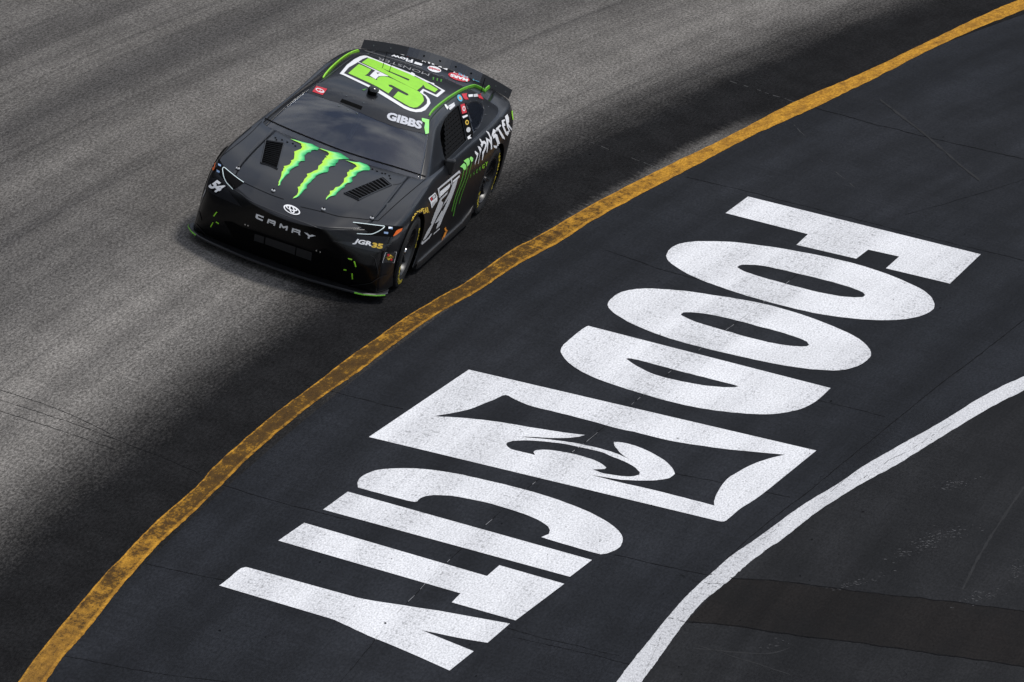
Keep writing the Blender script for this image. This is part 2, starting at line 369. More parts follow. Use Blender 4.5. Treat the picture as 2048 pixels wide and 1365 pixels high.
# darker ground below the white line and the brown repair strip
MAT_PIT = apron_material('bare_asphalt_apron', (0.0125, 0.0128, 0.0140), (0.0160, 0.0161, 0.0170))
lower = smooth_path(W_OUT, 6)
low_poly = [(a + 8, b + 8) for a, b in lower] + [(1400, 1700), (2400, 1500), (2400, 700)]
paint('asphalt_lane', [low_poly], MAT_PIT, apron, 0.0028, 60, 'bare dark asphalt beyond the white line')
MAT_PATCH = apron_material('brown_asphalt_patch', (0.0086, 0.0076, 0.0072), (0.0104, 0.0090, 0.0085))
patch_top = [(1452, 1160), (1500, 1159), (1560, 1164), (1640, 1175), (1760, 1189), (1900, 1205), (2048, 1223), (2200, 1242)]
patch_bot = [(2200, 1358), (2048, 1334), (1940, 1318), (1800, 1299), (1700, 1285), (1600, 1272), (1520, 1260), (1440, 1250), (1374, 1243), (1404, 1212)]
paint('asphalt_patch', [[(a, b + random.uniform(-1, 1)) for a, b in patch_top + patch_bot]], MAT_PATCH, apron, 0.0042, 60, 'dark brown strip of newer asphalt')

# letters and emblem painted on the apron
F_ = ZA([(560, 42), (1962, 390), (1775, 567), (1390, 475), (1470, 405), (1283, 363), (1212, 418), (852, 333), (922, 270), (424, 143)])
O1 = ZA([(66, 400), (80, 370), (120, 338), (180, 320), (260, 312), (370, 312), (480, 318), (600, 332), (800, 362), (1040, 408), (1220, 452), (1400, 510), (1520, 560), (1620, 610), (1668, 655), (1682, 690), (1678, 718), (1640, 745), (1570, 770), (1480, 783), (1370, 788), (1200, 778), (1000, 752), (800, 708), (640, 665), (520, 630), (400, 590), (290, 550), (190, 505), (120, 462), (80, 430)])
O1i = ZA([(493, 468), (510, 457), (560, 453), (660, 462), (800, 492), (960, 530), (1100, 566), (1200, 598), (1250, 620), (1265, 636), (1255, 647), (1200, 650), (1100, 640), (980, 618), (850, 585), (720, 550), (600, 515), (530, 490)])
O2 = ZB([(347, 155), (355, 130), (390, 98), (440, 73), (520, 58), (620, 55), (740, 63), (860, 75), (1000, 97), (1160, 122), (1320, 155), (1480, 200), (1600, 240), (1740, 297), (1840, 345), (1900, 390), (1930, 430), (1930, 462), (1905, 490), (1850, 522), (1780, 542), (1710, 548), (1600, 543), (1450, 525), (1300, 497), (1150, 465), (1000, 430), (860, 395), (720, 355), (600, 312), (490, 265), (400, 213), (360, 180)])
O2i = ZB([(787, 213), (800, 200), (850, 198), (960, 210), (1090, 238), (1240, 278), (1380, 315), (1490, 350), (1545, 375), (1560, 395), (1545, 403), (1470, 402), (1350, 385), (1200, 350), (1060, 310), (930, 272), (850, 245)])
D_ = ZB([(230, 280), (1690, 655), (1600, 735), (1510, 780), (1410, 802), (1310, 813), (1180, 808), (1000, 790), (850, 765), (700, 730), (560, 690), (430, 650), (300, 605), (190, 555), (110, 500), (72, 455), (64, 425), (80, 395), (130, 350), (180, 310)])
D_i = ZB([(458, 480), (475, 474), (550, 490), (700, 530), (850, 570), (1000, 607), (1135, 643), (1110, 650), (1040, 648), (920, 637), (800, 615), (700, 593), (610, 565), (520, 520)])
LG = ZL([(855, 40), (3592, 678), (3214, 985), (3114, 1060), (3004, 1130), (2894, 1220), (2870, 1235), (2824, 1235), (68, 572)])
LG1 = ZL([(585, 408), (840, 360), (960, 315), (1060, 275), (1145, 242), (1240, 285), (1340, 325), (1500, 365), (1800, 440), (2040, 508), (2154, 530), (2414, 595), (2654, 635), (2904, 670), (3344, 712), (3174, 755), (3054, 805), (2954, 860), (2894, 900), (2844, 960), (2804, 1030), (2789, 1080), (2789, 1112), (2554, 1050), (2254, 975), (2054, 930), (1814, 870), (1954, 893), (2054, 908), (2194, 915), (2334, 912), (2434, 895), (2481, 862), (2454, 810), (2394, 755), (2294, 695), (2194, 650), (2084, 618), (1999, 610), (2004, 640), (2044, 690), (2084, 725), (2149, 765), (2040, 710), (1900, 665), (1750, 630), (1600, 605), (1450, 588), (1250, 569), (1380, 572), (1500, 580), (1650, 578), (1720, 570), (1770, 555), (1600, 535), (1400, 505), (1100, 455), (850, 425)])
LG2 = ZL([(1150, 630), (1160, 615), (1200, 603), (1290, 598), (1450, 607), (1600, 625), (1750, 655), (1900, 690), (1984, 725), (2084, 765), (2164, 810), (2202, 848), (2199, 868), (2164, 880), (2084, 882), (1984, 870), (1904, 855), (1834, 828), (1929, 825), (1938, 812), (1900, 780), (1820, 745), (1700, 710), (1600, 690), (1500, 675), (1420, 673), (1375, 680), (1365, 692), (1380, 715), (1280, 690), (1190, 668), (1160, 645)])
C_ = ZE([(275, 180), (273, 140), (300, 108), (370, 75), (440, 62), (560, 56), (720, 64), (900, 90), (1080, 130), (1260, 172), (1440, 222), (1600, 275), (1760, 340), (1870, 400), (1940, 455), (1968, 500), (1965, 530), (1950, 560), (1900, 590), (1830, 607), (1640, 555), (1447, 498), (1495, 478), (1502, 455), (1490, 430), (1440, 395), (1360, 358), (1250, 320), (1130, 285), (1000, 256), (880, 235), (780, 228), (710, 235), (670, 250), (650, 270), (620, 270), (450, 228)])
I_ = ZE([(210, 207), (1772, 643), (1630, 752), (50, 322)])
T_ = ZF([(535, 47), (1575, 350), (1645, 290), (2015, 395), (1738, 603), (1375, 500), (1425, 450), (388, 150)])
Y_ = ZF([(210, 300), (830, 472), (1050, 510), (1300, 548), (1706, 622), (1578, 731), (1400, 700), (1200, 657), (1500, 778), (1362, 888), (1130, 785), (900, 690), (760, 625), (690, 595), (600, 568), (52, 405), (110, 360), (170, 310)])
for loops, lab in (([F_], 'white painted letter F'), ([O1, O1i], 'white painted letter O next to the F'), ([O2, O2i], 'white painted letter O next to the D'), ([D_, D_i], 'white painted letter D'),
                   ([C_], 'white painted letter C'), ([I_], 'white painted letter I'), ([T_], 'white painted letter T'), ([Y_], 'white painted letter Y')):
    paint('painted_letter', [soften(l) for l in loops], MAT_WHITE, apron, 0.004, 40, lab)
paint('painted_emblem', [soften(l) for l in (LG, LG1, LG2)], MAT_WHITE, apron, 0.004, 40, 'white painted box with swirl emblem between the two words')

# slab joints, cracks and skid marks
MAT_JOINT = simple('dark_joint_filler', (0.008, 0.008, 0.009), 0.9, 0.03)
MAT_PALE = simple('pale_dusty_crack', (0.075, 0.075, 0.075), 0.9, 0.1)
MAT_SKID = simple('rubber_skid', (0.0125, 0.0125, 0.0135), 0.75, 0.2, noise=0.3, nscale=6)
def crack(name, pts, wpx, mat, parent, lift=0.010, rough=1.2, gap=0.0, label=None):
    P = smooth_path(pts, 6); D = []
    for i in range(len(P) - 1):
        a, b = P[i], P[i + 1]; L = math.hypot(b[0] - a[0], b[1] - a[1]); n = max(1, int(L / 7))
        for k in range(n): D.append((a[0] + (b[0] - a[0]) * k / n, a[1] + (b[1] - a[1]) * k / n))
    D.append(P[-1]); V, F = [], []; off = 0.0
    for i, p in enumerate(D):
        q = D[min(i + 1, len(D) - 1)]; r = D[max(i - 1, 0)]; tx, ty = q[0] - r[0], q[1] - r[1]; l = math.hypot(tx, ty) or 1; nx, ny = -ty / l, tx / l
        off = off * 0.8 + random.uniform(-rough, rough) * 0.5; ww = wpx * random.uniform(0.3, 1.1) * 0.36
        for s in (-1, 1): V.append(ground((p[0] + nx * (off + s * ww), p[1] + ny * (off + s * ww)), lift))
    for i in range(len(D) - 1):
        if random.random() < gap: continue
        F.append((2 * i, 2 * i + 1, 2 * i + 3, 2 * i + 2))
    return link(name, mesh(name, V, F), parent, mat, label)
J = 'slab_joint'
for pts, wp in (([(1210, 500), (1349, 548), (1480, 580)], 1.4), ([(1374, 355), (1560, 400), (1760, 452), (2048, 522)], 1.3), ([(1629, 215), (1800, 262), (2048, 318)], 1.8),
                ([(1735, 430), (1640, 512), (1520, 610), (1370, 722), (1200, 862), (1040, 990), (920, 1100), (800, 1222), (735, 1300), (680, 1365), (640, 1412)], 1.6),
                ([(2048, 640), (1985, 690), (1880, 770), (1780, 850), (1640, 965), (1530, 1050), (1440, 1130), (1421, 1150)], 2.6),
                ([(440, 968), (540, 1000), (655, 1030), (700, 1042)], 1.6), ([(610, 770), (760, 808), (806, 819)], 1.5), ([(1630, 800), (1770, 835)], 1.3), ([(1340, 945), (1440, 965), (1580, 995)], 1.4),
                ([(1720, 980), (1840, 1000), (1960, 1020), (2048, 1030)], 1.2), ([(1230, 1110), (1320, 1130), (1421, 1152)], 1.7), ([(290, 1128), (420, 1155), (560, 1180), (640, 1196)], 1.2), ([(120, 1310), (300, 1345), (480, 1368)], 1.2),
                ([(1024, 1275), (1140, 1300), (1262, 1330)], 1.2), ([(1010, 1255), (1100, 1280), (1240, 1312)], 1.0), ([(1810, 430), (1900, 405), (2048, 360)], 1.0)):
    crack(J, pts, wp, MAT_JOINT, apron, 0.002)
MAT_FAINT = simple('dusty_crack_in_paint', (0.30, 0.30, 0.31), 0.9, 0.05)
crack('paint_crack', [(1700, 462), (1640, 512), (1520, 610), (1370, 722), (1200, 862), (1040, 990), (920, 1100), (800, 1222), (745, 1288)], 1.3, MAT_FAINT, apron, 0.0052, 1.2, 0.55)
for pts, wp in (([(1464, 1158), (1560, 1164), (1700, 1182), (1900, 1205), (2060, 1225)], 2.6), ([(1369, 1245), (1440, 1250), (1600, 1272), (1800, 1299), (2060, 1336)], 2.8)):
    crack('patch_seam', pts, wp, MAT_JOINT, apron, 0.0056, 1.6)
for pts, wp in (([(1336, 1238), (1369, 1246)], 2.4), ([(1418, 1150), (1465, 1158)], 2.4), ([(1360, 1150), (1400, 1166), (1448, 1170)], 1.4), ([(1320, 1275), (1312, 1300), (1290, 1345)], 1.2), ([(1700, 950), (1660, 985), (1600, 1025)], 1.0), ([(1900, 850), (1830, 895), (1760, 930)], 1.0), ([(1500, 1095), (1545, 1065), (1580, 1040)], 1.0), ([(1800, 905), (1750, 942), (1712, 962)], 1.0)):
    crack('paint_crack', pts, wp * .8, MAT_JOINT, apron, 0.0068, 2.4, 0.45)
for pts, wp in (([(0, 780), (80, 806), (160, 838), (220, 868)], 1.6), ([(0, 800), (150, 850), (300, 905), (395, 945)], 1.3), ([(0, 822), (120, 862), (230, 900)], 1.2), ([(1024, 462), (1056, 474)], 1.4)):
    crack(J, pts, wp, MAT_JOINT, track, 0.002)
for pts, wp, gp in (([(1374, 132), (1460, 162), (1589, 204)], 1.3, 0.35), ([(1160, 278), (1240, 308), (1324, 340)], 1.3, 0.35), ([(400, 95), (440, 75), (480, 58), (560, 28)], 1.6, 0.55), ([(1588, 250), (1612, 275)], 1.2, 0.2), ([(1640, 320), (1690, 360), (1740, 405)], 0.9, 0.4), ([(1100, 208), (1150, 190)], 0.9, 0.7)):
    crack('pale_crack', pts, wp, MAT_PALE, track if pts[0][0] < 1580 and pts[0][1] < 300 else apron, 0.002 if pts[0][0] < 1580 else 0.002, 1.5, gp)
for pts, wp in (([(1760, 200), (1850, 270), (1920, 330), (1960, 362)], 7), ([(1390, 1298), (1470, 1306), (1540, 1308), (1580, 1296)], 4), ([(1390, 1290), (1480, 1318), (1580, 1350)], 3), ([(1925, 1180), (1960, 1110), (2010, 1030), (2048, 975)], 9)):
    crack('skid_mark', pts, wp, MAT_SKID, apron, 0.0036, 0.6)
# scuffed pale scrapes and bits of grit
def blob(name, u, rx, ry, mat, parent, lift):
    n = 7; V = []
    for k in range(n):
        a = 2 * math.pi * k / n; s = random.uniform(0.6, 1.2); V.append(ground((u[0] + math.cos(a) * rx * s, u[1] + math.sin(a) * ry * s), lift))
    return V
def blobs(name, L, mat, parent, lift):
    V, F = [], []
    for u, rx, ry in L:
        q = blob(name, u, rx, ry, mat, parent, lift); F.append(tuple(range(len(V), len(V) + len(q)))); V += q
    o = link(name, mesh(name, V, F), parent, mat); o['kind'] = 'stuff'; return o
MAT_SCUFF = simple('pale_scuff', (0.085, 0.085, 0.088), 0.9, 0.1)
sc = []
for cx, cy, sx, sy, n in ((1880, 1075, 60, 14, 90), (1960, 1195, 45, 12, 50), (1700, 1170, 60, 6, 40), (1910, 970, 40, 9, 35), (1820, 1105, 50, 10, 40), (2030, 1145, 12, 22, 25), (1560, 1288, 30, 8, 12)):
    for _ in range(n):
        t = random.gauss(0, 1); sc.append(((cx + t * sx * 0.5, cy - t * sx * 0.12 + random.gauss(0, 1) * sy * 0.5), random.uniform(0.6, 4), random.uniform(0.2, 0.6)))
blobs('pale_scuffs', sc, MAT_SCUFF, apron, 0.0050)
gr = [((x, y), random.uniform(1.2, 3.2), random.uniform(0.7, 1.6)) for x, y in ((1210, 302), (1180, 310), (846, 859), (1004, 1048), (1425, 302), (952, 1353), (924, 850), (780, 1160), (640, 1125), (558, 1130), (940, 1290), (770, 1248), (1355, 878), (1880, 617), (1662, 803), (1198, 755), (1320, 670), (688, 925), (652, 948), (660, 990), (531, 1275), (440, 1262), (1726, 1025), (1624, 1080), (1600, 1153), (1480, 1242), (1357, 1335), (1990, 290), (1886, 275), (1180, 996))]
gr += [((random.uniform(500, 2040), random.uniform(420, 1360)), random.uniform(0.7, 1.7), random.uniform(0.5, 0.9)) for _ in range(110)]
gr = [g for g in gr if g[0][1] > 1420 - 0.62 * g[0][0] + 60 or g[0][0] > 1150]
blobs('rubber_grit', gr, MAT_JOINT, apron, 0.0066)


# ------------------------------------------------------------------ car materials
VINYL = simple('matte_black_vinyl', (0.0048, 0.0053, 0.0070), 0.30, 0.34, noise=0.10, nscale=9, coat=0.22)
GLOSS = simple('gloss_black_fascia', (0.0018, 0.0018, 0.0020), 0.26, 0.30)
BLACK = simple('flat_black', (0.0015, 0.0015, 0.0016), 0.8, 0.06)
SKIRT = simple('black_carbon_skirt', (0.010, 0.010, 0.011), 0.38, 0.45, noise=0.15, nscale=60)
LOUV = simple('black_louvre_plastic', (0.010, 0.010, 0.011), 0.42, 0.4)
SLAT = simple('satin_slat_plastic', (0.026, 0.027, 0.030), 0.36, 0.5)
NETM = simple('black_webbing', (0.0045, 0.0045, 0.005), 0.8, 0.1)
RUBBER = simple('tyre_rubber', (0.011, 0.011, 0.0115), 0.75, 0.3, noise=0.2, nscale=25)
RIM = simple('satin_black_rim', (0.012, 0.012, 0.013), 0.35, 0.5)
CHROME = simple('steel', (0.55, 0.55, 0.56), 0.22, 0.5, metal=1.0)
LIME = simple('lime_vinyl', (0.30, 0.70, 0.035), 0.38, 0.5, noise=0.06, nscale=12)
GREEN = simple('green_edge_strip', (0.16, 0.50, 0.03), 0.40, 0.5, noise=0.08, nscale=20)
DIMG = simple('deep_green_vinyl', (0.06, 0.25, 0.02), 0.4, 0.5)
WHITE = simple('white_vinyl', (0.78, 0.78, 0.79), 0.4, 0.4)
SILVER = simple('silver_vinyl', (0.54, 0.54, 0.55), 0.4, 0.5)
DGREY = simple('charcoal_vinyl', (0.020, 0.020, 0.021), 0.45, 0.4)
GOLD = simple('yellow_vinyl', (0.72, 0.48, 0.06), 0.45, 0.4)
TGOLD = simple('yellow_tyre_print', (0.50, 0.40, 0.03), 0.7, 0.3)
AMBER = simple('amber_lens_print', (0.80, 0.14, 0.01), 0.3, 0.5)
RED = simple('red_vinyl', (0.55, 0.020, 0.035), 0.4, 0.4)
ORANGE = simple('orange_vinyl', (0.80, 0.28, 0.03), 0.4, 0.4)
CYAN = simple('blue_vinyl', (0.10, 0.42, 0.60), 0.4, 0.4)
LEDM = simple('pale_light_print', (0.62, 0.72, 0.72), 0.35, 0.5)
LENS = simple('headlamp_blue_print', (0.20, 0.30, 0.48), 0.3, 0.5)
TAN = simple('tan_interior_tube', (0.42, 0.22, 0.09), 0.5, 0.4)
INNER = simple('dark_cockpit', (0.006, 0.006, 0.007), 0.8, 0.2)
CAGE = simple('grey_cage_tube', (0.34, 0.345, 0.36), 0.5, 0.4)
def claw_material(attr):
    m, t, b = nodes('green_gradient_claw'); r = t.nodes.new('ShaderNodeValToRGB'); e = r.color_ramp.elements
    c = t.nodes.new('ShaderNodeTexCoord'); n = t.nodes.new('ShaderNodeTexNoise'); n.inputs['Scale'].default_value = 14.0; n.inputs['Detail'].default_value = 4
    t.links.new(c.outputs['Object'], n.inputs['Vector'])
    e[0].position = 0.06; e[0].color = (0.46, 0.78, 0.04, 1); e[1].position = 0.97; e[1].color = (0.0, 0.30, 0.09, 1)
    for p, q in ((0.30, (0.34, 0.80, 0.10)), (0.50, (0.30, 0.80, 0.26)), (0.72, (0.10, 0.62, 0.20))):
        k = e.new(p); k.color = (*q, 1)
    ma = t.nodes.new('ShaderNodeMath'); ma.operation = 'MULTIPLY_ADD'; ma.inputs[1].default_value = 0.55
    t.links.new(n.outputs['Fac'], ma.inputs[0])
    if attr:
        a = t.nodes.new('ShaderNodeAttribute'); a.attribute_name = 'across'; s = t.nodes.new('ShaderNodeMath'); s.operation = 'ADD'; s.inputs[1].default_value = -0.27
        t.links.new(a.outputs['Fac'], s.inputs[0]); t.links.new(s.outputs[0], ma.inputs[2])
    else: ma.inputs[2].default_value = 0.15
    t.links.new(ma.outputs[0], r.inputs['Fac'])
    t.links.new(r.outputs['Color'], b.inputs['Base Color']); b.inputs['Roughness'].default_value = 0.4; b.inputs['Specular IOR Level'].default_value = 0.35
    return m
CLAWG = claw_material(True)
CLAW = claw_material(False)
def glass_material(name, tint, f):
    m = bpy.data.materials.new(name); m.use_nodes = True; t = m.node_tree; b = t.nodes['Principled BSDF']
    b.inputs['Base Color'].default_value = (0.013, 0.017, 0.027, 1); b.inputs['Roughness'].default_value = 0.04; b.inputs['Specular IOR Level'].default_value = 1.0; b.inputs['IOR'].default_value = 1.75
    c = t.nodes.new('ShaderNodeTexCoord'); n = t.nodes.new('ShaderNodeTexNoise'); n.inputs['Scale'].default_value = 3.0; n.inputs['Detail'].default_value = 8; n.inputs['Roughness'].default_value = 0.65
    t.links.new(c.outputs['Object'], n.inputs['Vector'])
    mr = t.nodes.new('ShaderNodeMapRange'); mr.inputs['To Min'].default_value = 0.0; mr.inputs['To Max'].default_value = 0.07; t.links.new(n.outputs['Fac'], mr.inputs['Value']); t.links.new(mr.outputs[0], b.inputs['Roughness'])
    tr = t.nodes.new('ShaderNodeBsdfTransparent'); tr.inputs[0].default_value = (*tint, 1); mxs = t.nodes.new('ShaderNodeMixShader'); mxs.inputs[0].default_value = f
    t.links.new(tr.outputs[0], mxs.inputs[1]); t.links.new(b.outputs[0], mxs.inputs[2]); t.links.new(mxs.outputs[0], t.nodes['Material Output'].inputs['Surface'])
    return m
GLASS = glass_material('tinted_windscreen', (0.80, 0.83, 0.88), 0.62)
QGLASS = glass_material('tinted_side_window', (0.75, 0.75, 0.75), 0.45)
SPOIL = glass_material('smoked_clear_spoiler', (0.40, 0.40, 0.40), 0.60)

car = bpy.data.objects.new('race_car', None); COL.objects.link(car); car.location = CAR0
car['label'] = 'matte black stock car with bright green graphics racing on the dark lane'; car['category'] = 'race car'

# ------------------------------------------------------------------ body shell (subdivision cage)
def cage_to_mesh(V, F, mats, creases, levels):
    me = bpy.data.meshes.new('cage'); me.from_pydata([tuple(v) for v in V], [], F); me.update()
    for p, k in zip(me.polygons, mats): p.material_index = k
    bm = bmesh.new(); bm.from_mesh(me); lay = bm.edges.layers.float.new('crease_edge')
    bmesh.ops.recalc_face_normals(bm, faces=bm.faces[:])
    bm.verts.ensure_lookup_table()
    for (a, b), c in creases.items():
        e = bm.edges.get((bm.verts[a], bm.verts[b]))
        if e: e[lay] = c
    bm.to_mesh(me); bm.free()
    for k in range(8): me.materials.append(BLACK)
    o = bpy.data.objects.new('cage', me); COL.objects.link(o)
    s = o.modifiers.new('s', 'SUBSURF'); s.levels = levels; s.render_levels = levels
    dg = bpy.context.evaluated_depsgraph_get(); r = bpy.data.meshes.new_from_object(o.evaluated_get(dg))
    bpy.data.objects.remove(o); return r
# front edge of the bonnet, rows of the nose (top to bottom)
FRONT = [
 [(1.010, 0, .608), (.985, 0, .568), (.950, 0, .49), (.915, 0, .38), (.810, 0, .19), (.745, 0, .095)],
 [(.995, .20, .618), (.972, .21, .572), (.945, .23, .49), (.912, .25, .38), (.810, .26, .19), (.745, .26, .095)],
 [(.930, .38, .636), (.935, .41, .590), (.925, .46, .49), (.898, .50, .38), (.800, .53, .19), (.715, .53, .095)],
 [(.765, .64, .676), (.810, .67, .618), (.845, .71, .49), (.838, .745, .37), (.775, .765, .19), (.690, .770, .095)],
 [(.500, .885, .714), (.590, .900, .645), (.680, .900, .49), (.700, .905, .37), (.700, .915, .20), (.660, .930, .10)]]
SIDE = [ # x, r0(y,z), r1, r2, r3, r4, r5 y's with z
 (.36, (.905, .752), (.952, .685), (.972, .50), (.975, .36), (.978, .20), (.978, .11)),
 (.05, (.905, .822), (.975, .735), (.992, .52), (.990, .36), (.988, .20), (.985, .11)),
 (-.25, (.895, .855), (.972, .745), (.985, .52), (.982, .36), (.980, .20), (.980, .11)),
 (-.60, (.880, .902), (.955, .755), (.962, .52), (.965, .36), (.972, .20), (.975, .11)),
 (-1.10, (.872, .905), (.945, .755), (.955, .52), (.960, .36), (.970, .20), (.975, .11)),
 (-1.70, (.870, .922), (.948, .770), (.958, .53), (.962, .36), (.970, .20), (.975, .11)),
 (-2.20, (.878, .940), (.960, .795), (.975, .55), (.975, .36), (.975, .20), (.975, .11)),
 (-2.60, (.888, .955), (.975, .815), (.992, .56), (.990, .36), (.985, .20), (.980, .11)),
 (-2.95, (.890, .962), (.978, .825), (.992, .57), (.990, .36), (.985, .20), (.980, .11)),
 (-3.30, (.872, .960), (.962, .835), (.975, .58), (.975, .36), (.972, .22), (.965, .16)),
 (-3.58, (.835, .950), (.915, .845), (.930, .58), (.930, .38), (.925, .26), (.915, .20))]
REAR = [[(-3.66, .62, .985), (-3.71, .66, .86), (-3.73, .70, .58), (-3.72, .70, .38), (-3.68, .70, .26), (-3.66, .68, .20)],
        [(-3.69, .40, 1.008), (-3.75, .42, .87), (-3.77, .44, .58), (-3.76, .44, .38), (-3.70, .44, .26), (-3.68, .44, .20)],
        [(-3.70, .20, 1.022), (-3.77, .21, .87), (-3.79, .22, .58), (-3.77, .22, .38), (-3.71, .22, .26), (-3.69, .22, .20)],
        [(-3.70, 0, 1.026), (-3.77, 0, .87), (-3.79, 0, .58), (-3.77, 0, .38), (-3.71, 0, .26), (-3.69, 0, .20)]]
# top surface: centre-line (x, z) for each side station
CENT = [(.74, .716), (.42, .782), (.02, .848), (-.44, .915), (-1.10, .78), (-1.70, .78), (-2.20, .78), (-2.65, .80), (-3.05, .985), (-3.40, 1.010)]
YF = [0, .25, .50, .77, 1.0]; XW = [0, .04, .20, .56, 1.0]
ZB_ = [.006, .008, .012, -.006, 0]
V, idx = [], {}
def vert(key, p):
    if key not in idx: idx[key] = len(V); V.append(Vector(p))
    return idx[key]
m_ = len(SIDE)
CAP = [[FRONT[j][0] for j in range(5)]]
for i in range(m_ - 1):
    sx, (sy, sz) = SIDE[i][0], SIDE[i][1]; cx, cz = CENT[i]; row = []
    for j in range(5):
        t = YF[j]; blend = t ** 2.2
        z = cz + (sz - cz) * blend + (ZB_[j] if i < 3 else 0)
        if 3 <= i <= 7 and j == 3: z = max(z, sz - .06)
        row.append((cx + (sx - cx) * XW[j], sy * t, z))
    row[4] = (sx, sy, sz); CAP.append(row)
CAP.append([REAR[3][0], REAR[2][0], REAR[1][0], REAR[0][0], (SIDE[-1][0], *SIDE[-1][1])])
COLS = [FRONT[j] for j in range(5)] + [[(s[0], s[k + 1][0], s[k + 1][1]) for k in range(6)] for s in SIDE] + REAR
capkey = [(0, j) for j in range(5)] + [(i, 4) for i in range(1, m_ + 1)] + [(m_, j) for j in (3, 2, 1, 0)]
F, MI, CR = [], [], {}
def add(keys, pts, mi, sgn):
    f = [vert((k, 0 if abs(p[1]) < 1e-6 else sgn), (p[0], p[1] * sgn, p[2])) for k, p in zip(keys, pts)]
    F.append(f if sgn > 0 else f[::-1]); MI.append(mi); return f
HOOD, BUMP, FEND, DECK, WELL = 0, 1, 2, 3, 4
for sg in (1, -1):
    for i in range(m_):
        for j in range(4):
            ks = [('c', i, j), ('c', i + 1, j), ('c', i + 1, j + 1), ('c', i, j + 1)]
            ps = [CAP[i][j], CAP[i + 1][j], CAP[i + 1][j + 1], CAP[i][j + 1]]
            mi = (HOOD if j < 3 else FEND) if i < 4 else (FEND if j == 3 else (WELL if i < 8 else DECK))
            f = add(ks, ps, mi, sg)
            if j == 2 and i < 4: CR[(f[0], f[1])] = .45
    nc = len(COLS)
    for c in range(nc - 1):
        for r in range(5):
            K = lambda cc, rr: ('c', *capkey[cc]) if rr == 0 else ('b', cc, rr)
            ks = [K(c, r), K(c + 1, r), K(c + 1, r + 1), K(c, r + 1)]; ps = [COLS[c][r], COLS[c + 1][r], COLS[c + 1][r + 1], COLS[c][r + 1]]
            f = add(ks, ps, BUMP if c < 4 else FEND, sg)
            if c in (2, 4) and r < 2: CR[(f[0], f[3])] = .65
            if r == 0: CR[(f[0], f[1])] = .95 if c < 4 else .5
            if r == 4: CR[(f[2], f[3])] = 1.0
            if r == 1 and c < 4: CR[(f[2], f[3])] = .25
            if r == 3 and c < 4: CR[(f[0], f[1])] = .7
body_me = cage_to_mesh(V, F, MI, CR, 3)
bm = bmesh.new(); bm.from_mesh(body_me); bpy.data.meshes.remove(body_me)
def cut_convex(bm, poly, axes, test):
    """cut the faces that pass the test along every edge of a convex outline; return the faces inside"""
    n = len(poly); cx = sum(p[0] for p in poly) / n; cz = sum(p[1] for p in poly) / n
    rad = max(math.hypot(p[0] - cx, p[1] - cz) for p in poly)
    ins = []
    for (ax, az), (bx, bz) in zip(poly, poly[1:] + poly[:1]):
        nx, nz = bz - az, -(bx - ax)
        if (cx - ax) * nx + (cz - az) * nz > 0: nx, nz = -nx, -nz
        l = math.hypot(nx, nz)
        if l < 1e-7: continue
        nx, nz = nx / l, nz / l; ins.append((ax, az, nx, nz))
    def near(f):
        c = f.calc_center_median(); return test(c) and math.hypot(c[axes[0]] - cx, c[axes[1]] - cz) < rad + .12
    for ax, az, nx, nz in ins:
        fs = [f for f in bm.faces if near(f)]; geom = list({e for f in fs for e in f.edges} | {v for f in fs for v in f.verts}) + fs
        co = Vector((0, 0, 0)); no = Vector((0, 0, 0)); co[axes[0]], co[axes[1]] = ax, az; no[axes[0]], no[axes[1]] = nx, nz
        bmesh.ops.bisect_plane(bm, geom=geom, plane_co=co, plane_no=no, dist=2e-5)
    res = []
    for f in bm.faces:
        c = f.calc_center_median()
        if test(c) and all((c[axes[0]] - ax) * nx + (c[axes[1]] - az) * nz < 1e-6 for ax, az, nx, nz in ins): res.append(f)
    return res
WHX = (0.0, -2.794); WR = 0.352
for wx in WHX:
    poly = [(wx + .400 * math.cos(a), .345 + .392 * math.sin(a)) for a in (2 * math.pi * k / 44 for k in range(44))]
    for sg in (1, -1):
        fs = cut_convex(bm, poly, (0, 2), lambda c: c.y * sg > .70 and c.z < .80)
        bmesh.ops.delete(bm, geom=fs, context='FACES')
BODY_BVH = BVHTree.FromBMesh(bm)
def split_out(bm, test, name, mat, parent=car, smooth=32, solid=0.0, label=None):
    """copy the faces that pass the test into an object of their own"""
    b2 = bm.copy(); bmesh.ops.delete(b2, geom=[f for f in b2.faces if not test(f)], context='FACES')
    for v in b2.verts: v.co -= CAR0
    me = bpy.data.meshes.new(name); b2.to_mesh(me); b2.free()
    for p in me.polygons: p.material_index = 0
    o = link(name, me, parent, mat, label, smooth=smooth)
    if solid:
        md = o.modifiers.new('thickness', 'SOLIDIFY'); md.thickness = solid; md.offset = -1
    return o
hood = split_out(bm, lambda f: f.material_index == HOOD, 'hood', VINYL, solid=.006)
bumper = split_out(bm, lambda f: f.material_index == BUMP, 'front_bumper', GLOSS, solid=.008)
shell = split_out(bm, lambda f: f.material_index == FEND, 'body_side', VINYL, solid=.012)
deck = split_out(bm, lambda f: f.material_index == DECK, 'deck_lid', VINYL, solid=.006)
split_out(bm, lambda f: f.material_index == WELL, 'cockpit_floor', INNER)
BODY_BM = bm

